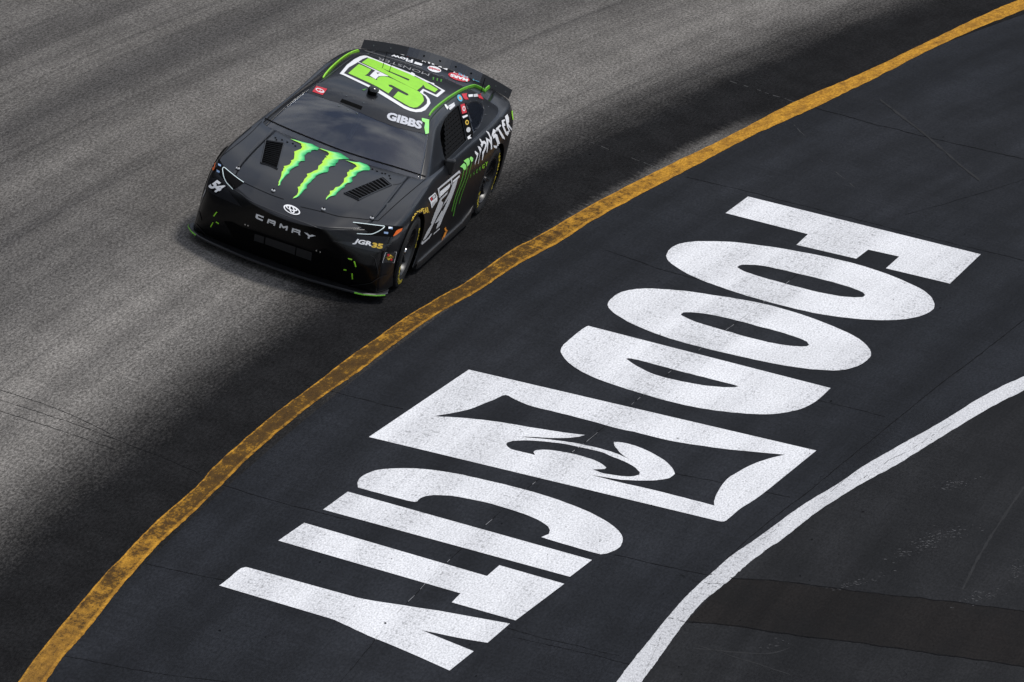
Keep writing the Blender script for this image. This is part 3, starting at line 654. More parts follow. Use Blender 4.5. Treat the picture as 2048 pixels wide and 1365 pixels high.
# ------------------------------------------------------------------ greenhouse
# station: centre (x,z); glass edge t3; rail t4; side mid t5; belt t6
GH = [
 ((-.395, .862), (-.50, .790, .868), (-.53, .838, .862), (-.55, .855, .850), (-.57, .864, .820)),
 ((-.69, 1.030), (-.79, .715, 1.028), (-.82, .765, 1.010), (-.80, .812, .945), (-.79, .860, .870)),
 ((-.92, 1.140), (-1.02, .648, 1.130), (-1.05, .700, 1.108), (-1.02, .782, .990), (-1.0, .862, .875)),
 ((-1.14, 1.222), (-1.23, .585, 1.205), (-1.26, .640, 1.178), (-1.25, .752, 1.030), (-1.25, .864, .885)),
 ((-1.38, 1.262), (-1.44, .558, 1.240), (-1.46, .618, 1.207), (-1.48, .742, 1.055), (-1.5, .866, .895)),
 ((-1.88, 1.280), (-1.90, .555, 1.252), (-1.90, .615, 1.218), (-1.90, .742, 1.070), (-1.9, .868, .905)),
 ((-2.34, 1.274), (-2.34, .560, 1.246), (-2.34, .622, 1.208), (-2.31, .748, 1.066), (-2.3, .870, .915)),
 ((-2.74, 1.243), (-2.70, .575, 1.212), (-2.68, .645, 1.170), (-2.66, .770, 1.045), (-2.70, .872, .935)),
 ((-3.00, 1.135), (-2.98, .605, 1.105), (-2.98, .690, 1.072), (-2.98, .795, 1.000), (-3.0, .868, .945)),
 ((-3.32, .990), (-3.28, .640, .970), (-3.28, .735, .955), (-3.28, .81, .945), (-3.28, .85, .930))]
V, idx, F, MI, CR = [], {}, [], [], {}
GW, GR, GS, GB = 0, 1, 2, 3
rows = []
for c, t3, t4, t5, t6 in GH:
    row = []
    for k, fr in enumerate((0, .42, .78)):
        bl = fr ** 2.3
        row.append((c[0] + (t3[0] - c[0]) * fr ** 2, t3[1] * fr, c[1] + (t3[2] - c[1]) * bl))
    rows.append(row + [t3, t4, t5, t6])
for sg in (1, -1):
    for i in range(len(GH) - 1):
        for j in range(6):
            ks = [('g', i, j), ('g', i + 1, j), ('g', i + 1, j + 1), ('g', i, j + 1)]; ps = [rows[i][j], rows[i + 1][j], rows[i + 1][j + 1], rows[i][j + 1]]
            mi = GS if j >= 3 else (GW if i < 3 else GR if i < 7 else GB)
            f = add(ks, ps, mi, sg)
            if j == 3 and i < 3: CR[(f[0], f[1])] = .55
            if j == 4: CR[(f[0], f[1])] = .35
            if i == 0: CR[(f[3], f[0])] = 1.0
            if i == 3 and j < 3: CR[(f[3], f[0])] = .25
gh_me = cage_to_mesh(V, F, MI, CR, 3)
gb = bmesh.new(); gb.from_mesh(gh_me); bpy.data.meshes.remove(gh_me)
GH_BVH0 = BVHTree.FromBMesh(gb)
def hitg(u, bvh):
    d = ray(u); loc, no, i, dist = bvh.ray_cast(CAM_LOC, d); return loc, no
# side window outlines measured on the photograph, carried over to the other side
WIN_PX = ZW([(283, 905), (276, 800), (292, 725), (345, 600), (435, 497), (533, 418), (640, 893), (520, 1010), (400, 1130), (352, 1175), (318, 1075)])
QTR_PX = ZW([(622, 408), (705, 372), (795, 375), (858, 418), (872, 470), (866, 540), (832, 650), (775, 745), (722, 800)])
def outline(px):
    L = [hitg(u, GH_BVH0)[0] for u in px]; L = [(p.x, p.z) for p in L if p is not None]
    # convex hull
    L = sorted(L); cr = lambda o, a, b: (a[0] - o[0]) * (b[1] - o[1]) - (a[1] - o[1]) * (b[0] - o[0])
    lo = []
    for p in L:
        while len(lo) > 1 and cr(lo[-2], lo[-1], p) <= 0: lo.pop()
        lo.append(p)
    up = []
    for p in reversed(L):
        while len(up) > 1 and cr(up[-2], up[-1], p) <= 0: up.pop()
        up.append(p)
    return lo[:-1] + up[:-1]
WIN = outline(WIN_PX); QTR = outline(QTR_PX)
print('WIN', [(round(a, 2), round(b, 2)) for a, b in WIN]); print('QTR', [(round(a, 2), round(b, 2)) for a, b in QTR])
NETW, SIDEW, QW = 5, 6, 7
bmesh.ops.triangulate(gb, faces=[f for f in gb.faces if f.material_index == GS])
for sg in (1, -1):
    for poly, tagm in ((WIN, NETW if sg > 0 else SIDEW), (QTR, QW)):
        for f in cut_convex(gb, poly, (0, 2), lambda c: c.y * sg > .55 and c.z < 1.21): f.material_index = tagm
GH_BVH = BVHTree.FromBMesh(gb)
windscreen = split_out(gb, lambda f: f.material_index == GW, 'windscreen', GLASS, solid=.006)
roof = split_out(gb, lambda f: f.material_index == GR, 'roof', VINYL, solid=.008)
pillars = split_out(gb, lambda f: f.material_index == GS, 'window_frame', VINYL, solid=.02)
split_out(gb, lambda f: f.material_index == GB, 'rear_window', GLASS, solid=.006)
split_out(gb, lambda f: f.material_index == SIDEW, 'side_window', QGLASS, solid=.004)
split_out(gb, lambda f: f.material_index == QW and f.calc_center_median().y > 0, 'quarter_window', QGLASS, solid=.004)
split_out(gb, lambda f: f.material_index == QW and f.calc_center_median().y < 0, 'quarter_window', QGLASS, solid=.004)
# one target for everything that sticks to the car
allbm = bmesh.new(); _t = bpy.data.meshes.new('t')
for b in (BODY_BM, gb):
    b.to_mesh(_t); allbm.from_mesh(_t)
bpy.data.meshes.remove(_t)
CAR_BVH = BVHTree.FromBMesh(allbm)
def on_car(u, lift):
    loc, no, i, d = CAR_BVH.ray_cast(CAM_LOC, ray(u))
    if loc is None: return None
    if no.dot(CAM_LOC - loc) < 0: no = -no
    return loc + no * lift
def stick(name, vs, fs, mat, lift, parent, label=None, jump=0.12, weight=None):
    P = [on_car(u, lift) for u in vs]; ok = []
    for f in fs:
        q = [P[i] for i in f]
        if any(p is None for p in q): continue
        if max((q[a] - q[b]).length for a in range(len(q)) for b in range(a)) > jump * (1 + 6 * (lift > 0.5)): continue
        ok.append(f)
    used = sorted({i for f in ok for i in f}); mp_ = {k: n for n, k in enumerate(used)}
    if not ok: print('decal misses', name); return None
    me = mesh(name, [P[i] for i in used], [tuple(mp_[i] for i in f) for f in ok], CAR0)
    if weight:
        at = me.attributes.new('across', 'FLOAT', 'POINT')
        for k, i in enumerate(used): at.data[k].value = weight(vs[i])
    b = bmesh.new(); b.from_mesh(me)
    for f in b.faces:
        c = f.calc_center_median() + CAR0
        if f.normal.dot(CAM_LOC - c) < 0: f.normal_flip()
    b.to_mesh(me); b.free()
    return link(name, me, parent, mat, label)
def decal(name, loops, mat, lvl=1, parent=None, step=5, label=None, jump=0.2, weight=None):
    if not isinstance(loops[0][0], (tuple, list)): loops = [loops]
    vs, fs = flat_tris(loops, step)
    return stick(name, vs, fs, mat, 0.0015 + 0.0016 * lvl, parent or car, label, jump, weight)
def glyphs(txt, bold=0.0, shear=0.0, space=1.0):
    cu = bpy.data.curves.new('txt', 'FONT'); cu.body = txt; cu.offset = bold; cu.shear = shear; cu.space_character = space; cu.resolution_u = 3
    o = bpy.data.objects.new('txt', cu); COL.objects.link(o); dg = bpy.context.evaluated_depsgraph_get()
    me = bpy.data.meshes.new_from_object(o.evaluated_get(dg)); bpy.data.objects.remove(o); bpy.data.curves.remove(cu)
    b = bmesh.new(); b.from_mesh(me); bmesh.ops.triangulate(b, faces=b.faces[:]); b.verts.index_update()
    vs = [(v.co.x, v.co.y) for v in b.verts]; fs = [tuple(v.index for v in f.verts) for f in b.faces]; b.free(); bpy.data.meshes.remove(me)
    x0 = min(v[0] for v in vs); x1 = max(v[0] for v in vs); y0 = min(v[1] for v in vs); y1 = max(v[1] for v in vs)
    return [((a - x0) / (x1 - x0), (c - y0) / (y1 - y0)) for a, c in vs], fs
def lettering(name, txt, quad, mat, lvl=2, parent=None, bold=0.02, shear=0.0, space=1.0, label=None):
    """text fitted into a pixel quad given as top-left, top-right, bottom-right, bottom-left of the text"""
    vs, fs = glyphs(txt, bold, shear, space); tl, tr_, br, bl = quad
    q = []
    for a, c in vs:
        top = (tl[0] + (tr_[0] - tl[0]) * a, tl[1] + (tr_[1] - tl[1]) * a); bot = (bl[0] + (br[0] - bl[0]) * a, bl[1] + (br[1] - bl[1]) * a)
        q.append((bot[0] + (top[0] - bot[0]) * c, bot[1] + (top[1] - bot[1]) * c))
    return stick(name, q, fs, mat, 0.0015 + 0.0016 * lvl, parent or car, label, 0.3)
def arc_lettering(name, txt, path, hpx, mat, lvl=2, parent=None, bold=0.02, side=-1):
    """text bent along a pixel path (baseline), letters standing to one side of it"""
    vs, fs = glyphs(txt, bold); P = smooth_path(path, 8); d = [0]
    for a, b in zip(P, P[1:]): d.append(d[-1] + math.hypot(b[0] - a[0], b[1] - a[1]))
    q = []
    for a, c in vs:
        s = a * d[-1]; k = 0
        while k < len(d) - 2 and d[k + 1] < s: k += 1
        t = (s - d[k]) / max(d[k + 1] - d[k], 1e-6); ax, ay = P[k]; bx, by = P[k + 1]; l = math.hypot(bx - ax, by - ay) or 1
        nx, ny = (by - ay) / l, -(bx - ax) / l
        q.append((ax + (bx - ax) * t + nx * c * hpx, ay + (by - ay) * t + ny * c * hpx))
    return stick(name, q, fs, mat, 0.0015 + 0.0016 * lvl, parent or car, None, 0.3)
def ell(c, A, B, n=28, a0=0.0):
    return [(c[0] + A[0] * math.cos(t) + B[0] * math.sin(t), c[1] + A[1] * math.cos(t) + B[1] * math.sin(t)) for t in (a0 + 2 * math.pi * k / n for k in range(n))]
def px_line(name, pts, wpx, mat, lvl=1, parent=None, n=6, closed=False):
    """thin strip along a pixel path, stuck to the car"""
    P = smooth_path(pts, n); vs, fs = [], []
    for i, p in enumerate(P):
        q = P[min(i + 1, len(P) - 1)]; r = P[max(i - 1, 0)]; tx, ty = q[0] - r[0], q[1] - r[1]; l = math.hypot(tx, ty) or 1
        for s in (-.5, .5): vs.append((p[0] - ty / l * wpx * s, p[1] + tx / l * wpx * s))
    fs = [(2 * i, 2 * i + 1, 2 * i + 3, 2 * i + 2) for i in range(len(P) - 1)]
    return stick(name, vs, fs, mat, 0.0010 + 0.0012 * lvl, parent or car, None, 0.3)
def solid(name, verts, faces, mat, parent=None, smooth=None, bevel=0.0, label=None):
    o = link(name, mesh(name, verts, faces, CAR0), parent or car, mat, label, smooth=smooth)
    if bevel:
        md = o.modifiers.new('b', 'BEVEL'); md.width = bevel; md.segments = 2; md.limit_method = 'ANGLE'
    return o
def tube(name, pts, r, mat, parent=None, n=8, closed=False):
    V, F = [], []; L = len(pts); pts = [Vector(p) for p in pts]
    for i, p in enumerate(pts):
        t = (pts[(i + 1) % L] - pts[i - 1]) if closed else (pts[min(i + 1, L - 1)] - pts[max(i - 1, 0)])
        t.normalize(); a = t.orthogonal().normalized()
        if abs(t.z) < .95: a = t.cross(Vector((0, 0, 1))).normalized()
        b = t.cross(a)
        for k in range(n): V.append(p + (a * math.cos(2 * math.pi * k / n) + b * math.sin(2 * math.pi * k / n)) * r)
    for i in range(L if closed else L - 1):
        for k in range(n): F.append((i * n + k, i * n + (k + 1) % n, ((i + 1) % L) * n + (k + 1) % n, ((i + 1) % L) * n + k))
    if not closed: F += [tuple(range(n))[::-1], tuple(range((L - 1) * n, L * n))]
    return solid(name, V, F, mat, parent, smooth=50)
def slab(name, outline2, z0, z1, mat, parent=None, bevel=0.0):
    n = len(outline2); V = [(x, y, z0) for x, y in outline2] + [(x, y, z1) for x, y in outline2]
    F = [tuple(range(n))[::-1], tuple(range(n, 2 * n))] + [(i, (i + 1) % n, n + (i + 1) % n, n + i) for i in range(n)]
    o = solid(name, V, F, mat, parent, bevel=bevel)
    b = bmesh.new(); b.from_mesh(o.data); bmesh.ops.recalc_face_normals(b, faces=b.faces[:]); b.to_mesh(o.data); b.free(); return o
def boxy(name, c, ax, ay, az, mat, parent=None, bevel=0.0):
    c, ax, ay, az = Vector(c), Vector(ax), Vector(ay), Vector(az)
    V = [c + ax * i + ay * j + az * k for i in (-.5, .5) for j in (-.5, .5) for k in (-.5, .5)]
    F = [(0, 1, 3, 2), (4, 6, 7, 5), (0, 4, 5, 1), (2, 3, 7, 6), (0, 2, 6, 4), (1, 5, 7, 3)]
    o = solid(name, V, F, mat, parent, bevel=bevel)
    b = bmesh.new(); b.from_mesh(o.data); bmesh.ops.recalc_face_normals(b, faces=b.faces[:]); b.to_mesh(o.data); b.free(); return o

# ------------------------------------------------------------------ underside, splitter, skirts
spl = [(.52, .985), (.575, .972), (.67, .910), (.755, .815), (.800, .70), (.835, .55), (.876, .30), (.888, 0)]
spl_o = spl + [(x, -y) for x, y in reversed(spl[:-1])]
splitter = slab('front_splitter', [(0.42, .97)] + spl_o + [(0.42, -.97)], .078, .098, SKIRT, bevel=.004)
lipV, lipF = [], []
for (x, y) in spl_o:
    n_ = Vector((x - .2, y * 1.1)).normalized()
    for dx, z in ((.001, .077), (.010, .081), (.010, .094), (.001, .100)): lipV.append((x + n_.x * dx, y + n_.y * dx, z))
for i in range(len(spl_o) - 1):
    for k in range(3): lipF.append((4 * i + k, 4 * i + 4 + k, 4 * i + 5 + k, 4 * i + 1 + k))
solid('splitter_lip', lipV, lipF, simple('worn_splitter_edge', (0.016, 0.016, 0.018), 0.35, 0.4), splitter)
for sg in (1, -1):
    pts = [(.575, .972), (.67, .910), (.755, .815), (.79, .735)] if sg > 0 else [(.52, .985), (.575, .972), (.67, .910), (.735, .84)]
    V, F = [], []
    for x, y in pts:
        n_ = Vector((x - .2, y * 1.1)).normalized() * .012
        for dx, z in ((.5, .079), (1.05, .081), (1.05, .090), (.5, .095)): V.append((x + n_.x * dx, (y + n_.y * dx) * sg, z))
    for i in range(len(pts) - 1):
        for k in range(3): F.append((4 * i + k, 4 * i + 4 + k, 4 * i + 5 + k, 4 * i + 1 + k))
    solid('splitter_end_strip', V, F, GREEN, splitter)
slab('underbody', [(.6, .9), (.6, -.9), (-3.6, -.88), (-3.6, .88)], .085, .12, BLACK)
for sg in (1, -1):
    V, F = [], []
    prof = [(.955, .135), (.990, .128), (1.000, .105), (.998, .060), (.965, .055)]
    xs = [-.46, -.55, -1.0, -1.5, -2.0, -2.25, -2.36]
    for i, x in enumerate(xs):
        for y, z in prof: V.append((x, (y - (.015 if i in (0, len(xs) - 1) else 0)) * sg, z + (.10 * max(0, (i - 4) / 2) if z > .1 else 0)))
    n = len(prof)
    for i in range(len(xs) - 1):
        for k in range(n): F.append((i * n + k, i * n + (k + 1) % n, (i + 1) * n + (k + 1) % n, (i + 1) * n + k))
    F += [tuple(range(n)), tuple(range((len(xs) - 1) * n, len(xs) * n))]
    solid('side_skirt', V, F, SKIRT, smooth=40)
# ------------------------------------------------------------------ wheels
def lathe(prof, n=48):
    V, F = [], []; m = len(prof)
    for i in range(n):
        a = 2 * math.pi * i / n
        for r, y in prof: V.append((r * math.cos(a), y, r * math.sin(a)))
    for i in range(n):
        for k in range(m - 1): F.append((i * m + k, i * m + k + 1, ((i + 1) % n) * m + k + 1, ((i + 1) % n) * m + k))
    return V, F
def wheel(cx, sg, ang0, steer):
    root = bpy.data.objects.new('wheel', None); COL.objects.link(root); root.parent = car
    root.location = Vector((cx, .80 * sg, WR)) - CAR0; root.rotation_euler = (0, 0, steer)
    def put(name, V, F, mat, smooth=40, parent=root):
        me = mesh(name, V, F); b = bmesh.new(); b.from_mesh(me); bmesh.ops.recalc_face_normals(b, faces=b.faces[:]); b.to_mesh(me); b.free()
        return link(name, me, parent, mat, smooth=smooth)
    s = sg
    V, F = lathe([(.236, -.13 * s), (.30, -.165 * s), (.335, -.160 * s), (WR, -.135 * s), (WR, 0), (WR, .135 * s), (.338, .162 * s), (.31, .172 * s), (.27, .168 * s), (.238, .150 * s), (.232, .12 * s)])
    tyre = put('tyre', V, F, RUBBER)
    V, F = lathe([(.232, -.13 * s), (.222, 0), (.218, .08 * s), (.226, .135 * s), (.238, .152 * s), (.240, .156 * s), (.231, .158 * s), (.222, .140 * s), (.214, .09 * s)])
    rim = put('rim', V, F, RIM)
    V, F = lathe([(.0, .02 * s), (.216, .02 * s)], 32); put('brake_disc', V, F, BLACK, parent=rim)
    NS = 10
    for k in range(NS):
        a = ang0 + 2 * math.pi * k / NS; c, sn = math.cos(a), math.sin(a); V = []
        for r, w_, y0, y1 in ((.045, .030, .07, .115), (.12, .022, .075, .125), (.20, .024, .08, .128), (.226, .034, .09, .142)):
            for ww, yy in ((-w_, y0), (w_, y0), (w_, y1), (-w_, y1)):
                q = .5 if yy == y1 else 1
                V.append((r * c - ww * .6 * q * sn, yy * s, r * sn + ww * .6 * q * c))
        F = [(0, 3, 2, 1), (12, 13, 14, 15)]
        for i in range(3):
            for j in range(4): F.append((4 * i + j, 4 * i + (j + 1) % 4, 4 * i + 4 + (j + 1) % 4, 4 * i + 4 + j))
        put('spoke', V, F, RIM, 30, rim)
    V, F = lathe([(.0, .145 * s), (.030, .145 * s), (.034, .138 * s), (.036, .11 * s), (.055, .10 * s), (.055, .07 * s)], 12); put('wheel_nut', V, F, CHROME if cx == 0 else LOUV, 30, rim)
    # yellow lettering bent round the sidewall
    for txt, a_mid, span in (('GOODYEAR', 168, 92), ('EAGLE', 330, 44)) if cx < -1 else (('EAGLE', 165, 44), ('GOODYEAR', 308, 88)):
        vs, fs = glyphs(txt, .05); V = []
        for a, c in vs:
            # read from the outside with the letters' tops towards the tread
            ang = math.radians(a_mid + (a - .5) * span * (-1 if s < 0 else 1) * -1 + 0) if False else math.radians(a_mid + (.5 - a) * span * (-s))
            r = .268 + .052 * c
            yb = .1695 + (.0025 if r < .31 else -.02 * (r - .31) / .028) + .002
            V.append((r * math.cos(ang), yb * s, r * math.sin(ang)))
        put('tyre_lettering', V, fs, TGOLD, None, tyre)
    return root
for cx in WHX:
    for sg in (1, -1):
        wheel(cx, sg, .3 if cx else .12, math.radians(3.0) if cx == 0 else 0)
    for sg in (1, -1):     # wheel housings
        V, F = [], []; n = 24
        for k in range(n + 1):
            a = math.pi * (-.12 + 1.24 * k / n)
            for y in (.972, .50): V.append((cx + .402 * math.cos(a), y * sg, .345 + .394 * math.sin(a)))
        for k in range(n): F.append((2 * k, 2 * k + 1, 2 * k + 3, 2 * k + 2))
        F.append(tuple(2 * k + 1 for k in range(n + 1)))
        solid('wheel_housing', V, F, BLACK)

# ------------------------------------------------------------------ spoiler
sp_px = [(0, 0)]
base = []; top = []
NSP = 28
for k in range(NSP + 1):
    y = .785 - 1.57 * k / NSP; t = y / .785
    xb = -3.70 + .075 * t * t; zb = 1.022 - .072 * t * t
    base.append(Vector((xb, y, zb))); top.append(Vector((xb - .050, y, zb + .082)))
def spo_piece(name, k0, k1, mat, parent):
    V, F = [], []
    for k in range(k0, k1 + 1):
        b, t_ = base[k], top[k]; d = Vector((-.005, 0, -.003))
        V += [b, t_, t_ + d, b + d]
    for i in range(k1 - k0):
        for j in range(4): F.append((4 * i + j, 4 * i + (j + 1) % 4, 4 * i + 4 + (j + 1) % 4, 4 * i + 4 + j))
    F += [(0, 3, 2, 1), tuple(4 * (k1 - k0) + q for q in range(4))]
    return solid(name, V, F, mat, parent)
spoiler = spo_piece('spoiler', 0, 6, SKIRT, car); spo_piece('spoiler_end', 20, NSP, SKIRT, spoiler); spo_piece('spoiler_blade', 6, 20, SPOIL, spoiler)
for k in (1, 3, 8, 11, 14, 17, 23, 26):
    c = (base[k] * .55 + top[k] * .45) + Vector((.003, 0, .003)); boxy('spoiler_bolt', c, (.006, 0, 0), (0, .016, 0), (0, 0, .014), BLACK if 6 < k < 20 else CHROME, spoiler)

# ------------------------------------------------------------------ cockpit
tube('roll_cage_tube', [(-.75, .70, .80), (-1.25, .545, 1.12), (-1.9, .55, 1.17), (-2.3, .57, 1.14), (-2.75, .62, .95)], .022, TAN)
tube('roll_cage_tube', [(-.75, -.70, .80), (-1.25, -.545, 1.12), (-1.9, -.55, 1.17), (-2.3, -.57, 1.14), (-2.75, -.62, .95)], .022, CAGE)
tube('roll_cage_tube', [(-1.22, .54, 1.12), (-1.20, 0, 1.15), (-1.22, -.54, 1.12)], .022, CAGE)
tube('roll_cage_tube', [(-1.20, -.05, 1.14), (-.85, -.05, .92)], .02, CAGE)
tube('roll_cage_tube', [(-2.08, .5, .85), (-2.12, -.5, 1.14)], .022, CAGE)
tube('roll_cage_tube', [(-2.1, .62, .80), (-2.1, .56, 1.15), (-2.1, 0, 1.19), (-2.1, -.56, 1.15), (-2.1, -.62, .80)], .022, TAN)
tube('roll_cage_tube', [(-2.05, .60, 1.13), (-2.55, .72, .88)], .022, TAN)
tube('roll_cage_tube', [(-2.45, .66, 1.05), (-2.35, .70, .88)], .022, TAN)
boxy('dashboard', (-.80, 0, .86), (.34, 0, 0), (0, 1.35, 0), (0, 0, .10), INNER, bevel=.03)
seat = boxy('driver_seat', (-1.75, .36, .90), (.12, 0, 0), (0, .50, 0), (-.1, 0, .46), INNER, bevel=.04)
boxy('headrest', (-1.72, .36, 1.06), (.22, 0, 0), (0, .40, 0), (0, 0, .12), INNER, seat, bevel=.03)
tube('steering_wheel', [(-1.22 + .06 * math.sin(a), .36 + .16 * math.cos(a), .93 + .15 * math.sin(a)) for a in (2 * math.pi * k / 20 for k in range(20))], .016, INNER, closed=True)

# ------------------------------------------------------------------ window net
def net_px(u):
    loc, no = hitg(u, GH_BVH0)
    if loc is None: return None
    if no.dot(CAM_LOC - loc) < 0: no = -no
    return loc - no * .018
nt_tl, nt_tr, nt_br, nt_bl = ZW([(352, 620), (548, 440), (640, 885), (372, 1130)])
net = None
def strap(a, b, wv):
    global net
    n = 8; V, F = [], []
    for k in range(n + 1):
        u = (a[0] + (b[0] - a[0]) * k / n, a[1] + (b[1] - a[1]) * k / n); p = net_px(u)
        if p is None: return
        V.append(p)
    W = []
    for i, p in enumerate(V):
        t = (V[min(i + 1, n)] - V[max(i - 1, 0)]).normalized(); s = t.cross(Vector((0, .8, .6))).normalized() * wv * .5
        W += [p + s, p - s]
    for i in range(n): F.append((2 * i, 2 * i + 1, 2 * i + 3, 2 * i + 2))
    o = solid('net_strap', W, F, NETM, net or car)
    if net is None: o.name = 'window_net'; net = o
L2 = lambda a, b, t: (a[0] + (b[0] - a[0]) * t, a[1] + (b[1] - a[1]) * t)
for k in range(9):
    t = k / 8; strap(L2(nt_tl, nt_bl, t), L2(nt_tr, nt_br, t), .030)
for k in range(7):
    t = (k + .5) / 7; strap(L2(nt_tl, nt_tr, t), L2(nt_bl, nt_br, t), .026)

# ------------------------------------------------------------------ mirror, camera pod, antennas, rails
mp0 = hitg(P1(1296, 640), CAR_BVH)[0]
boxy('door_mirror', mp0 + Vector((.04, .05, -.03)), (.07, .02, 0), (-.01, .10, .02), (0, 0, .15), SKIRT, bevel=.015)
pod_at = on_car(P1(935, 312), 0)
pod = tube('camera_pod', [pod_at + Vector((0, 0, z)) for z in (0, .02, .034)], .046, BLACK, roof, 14)
V, F = [], []
for i in range(7):
    ph = math.pi / 2 * i / 6
    for k in range(14):
        a = 2 * math.pi * k / 14; V.append(pod_at + Vector((  .064 * math.cos(ph) * math.cos(a) - .02, .056 * math.cos(ph) * math.sin(a), .033 + .040 * math.sin(ph))))
for i in range(6):
    for k in range(14): F.append((i * 14 + k, i * 14 + (k + 1) % 14, (i + 1) * 14 + (k + 1) % 14, (i + 1) * 14 + k))
solid('pod_dome', V, F, simple('pod_gloss', (0.01, 0.01, 0.01), .18, .6), pod, smooth=60)
for u in ((1018, 210), (985, 190)):
    b = on_car(P1(*u), 0); tube('antenna', [b, b + Vector((-.02, 0, .09 if u[0] == 1018 else .17))], .003, BLACK, roof, 5)
for u in ((1468, 300), (1540, 285)):
    b = on_car(P1(*u), 0)
    if b: tube('antenna', [b, b + Vector((-.01, 0, .14))], .004, BLACK, car, 5)
def rail(name, px, hgt, mat, n=8, wid=.012):
    P = [on_car(u, 0) for u in smooth_path(px, n)]; P = [p for p in P if p is not None]; V, F = [], []
    for i, p in enumerate(P):
        t = (P[min(i + 1, len(P) - 1)] - P[max(i - 1, 0)]); t.z = 0; t.normalize(); s = Vector((-t.y, t.x, 0)) * wid * .5
        h = hgt * min(1, .35 + i / 3, .35 + (len(P) - 1 - i) / 3)
        V += [p + s - Vector((0, 0, .004)), p + s + Vector((0, 0, h)), p - s + Vector((0, 0, h)), p - s - Vector((0, 0, .004))]
    for i in range(len(P) - 1):
        for j in range(4): F.append((4 * i + j, 4 * i + (j + 1) % 4, 4 * i + 4 + (j + 1) % 4, 4 * i + 4 + j))
    F += [(0, 3, 2, 1), tuple(4 * (len(P) - 1) + q for q in range(4))]
    return solid(name, V, F, mat, roof)
rail('roof_rail', Z1([(697, 236), (735, 192), (790, 145), (835, 118), (872, 106)]), .026, LIME)
rail('roof_rail', Z1([(1214, 421), (1240, 390), (1300, 342), (1360, 304), (1400, 286), (1432, 278), (1455, 285), (1482, 300)]), .024, GREEN)
rail('deck_fin', Z1([(1484, 303), (1500, 289), (1520, 276)]), .036, GREEN)

# ------------------------------------------------------------------ bonnet louvres, seams, pins
def vent(quad, nl, outer):
    """recessed black opening with slats; quad: rear-inner, rear-outer, front-outer, front-inner (photo pixels)"""
    box = decal('hood_vent', quad, BLACK, 0, hood, 6)
    C = [on_car(u, .0) for u in quad]
    ri, ro, fo, fi = C; up = ((ro - ri).cross(fi - ri)).normalized(); up = up if up.z > 0 else -up
    for k in range(nl):
        t = (k + .5) / nl; a = ri.lerp(fi, t); b = ro.lerp(fo, t); a, b = a.lerp(b, .06), b.lerp(a, .06)
        bk = (ri - fi).normalized() * ((ri - fi).length / nl)
        V = [a + bk * .36 + up * .004, b + bk * .36 + up * .004, b - bk * .20 + up * .016, a - bk * .20 + up * .016, a + bk * .36 + up * .001, b + bk * .36 + up * .001, b - bk * .22 + up * .010, a - bk * .22 + up * .010]
        solid('louvre', V, [(0, 1, 2, 3), (7, 6, 5, 4), (0, 4, 5, 1), (2, 6, 7, 3), (0, 3, 7, 4), (1, 5, 6, 2)], SLAT, box)
    rimpts = quad + [quad[0]]
    for p, q in zip(rimpts, rimpts[1:]):
        a, b = on_car(p, .004), on_car(q, .004)
        if a and b: tube('vent_rim', [a, b], .007, VINYL, box, 6)
vent(ZP([(800, 412), (868, 470), (610, 588), (500, 535)]), 11, 1)
vent(ZN([(898, 262), (735, 235), (690, 440), (838, 495)]), 13, -1)
SEAM = BLACK
px_line('panel_seam', ZP([(1135, 425), (950, 580), (765, 750)]), 1.1, SEAM, 1, hood)
px_line('panel_seam', ZP([(765, 750), (600, 730), (460, 715), (330, 680), (160, 640)]) , .8, SEAM, 1, hood)
px_line('panel_seam', ZN([(250, 480), (540, 620), (760, 720), (900, 770)]), .8, SEAM, 1, hood)
px_line('panel_seam', ZN([(700, 60), (560, 200), (330, 380)]), .8, SEAM, 1, hood)
px_line('panel_seam', ZP([(880, 470), (950, 455), (1000, 410)]), .6, SEAM, 1, hood)
px_line('cowl_seal', Z1([(414, 432), (520, 480), (640, 530), (790, 589), (930, 634), (1060, 672), (1196, 716)]), 2.6, BLACK, 1, windscreen)
for u in ((281, 678), (454, 786), (698, 877), (934, 920)):
    b = on_car(P1(*u), .001)
    if b:
        pn = tube('hood_pin', [b + Vector((0, 0, z)) for z in (0, .004, .010)], .019, SILVER, hood, 12); tube('pin_post', [b + Vector((0, 0, .01)), b + Vector((0, 0, .026))], .006, BLACK, pn, 8)
for u in ((465, 527), (497, 537), (523, 548), (550, 555), (562, 567), (470, 537), (1000, 702), (1020, 712), (960, 690), (938, 680), (1025, 725), (985, 700)):
    b = on_car(P1(*u), .001)
    if b: tube('hood_fastener', [b, b + Vector((0, 0, .004))], .009, BLACK, hood, 8)

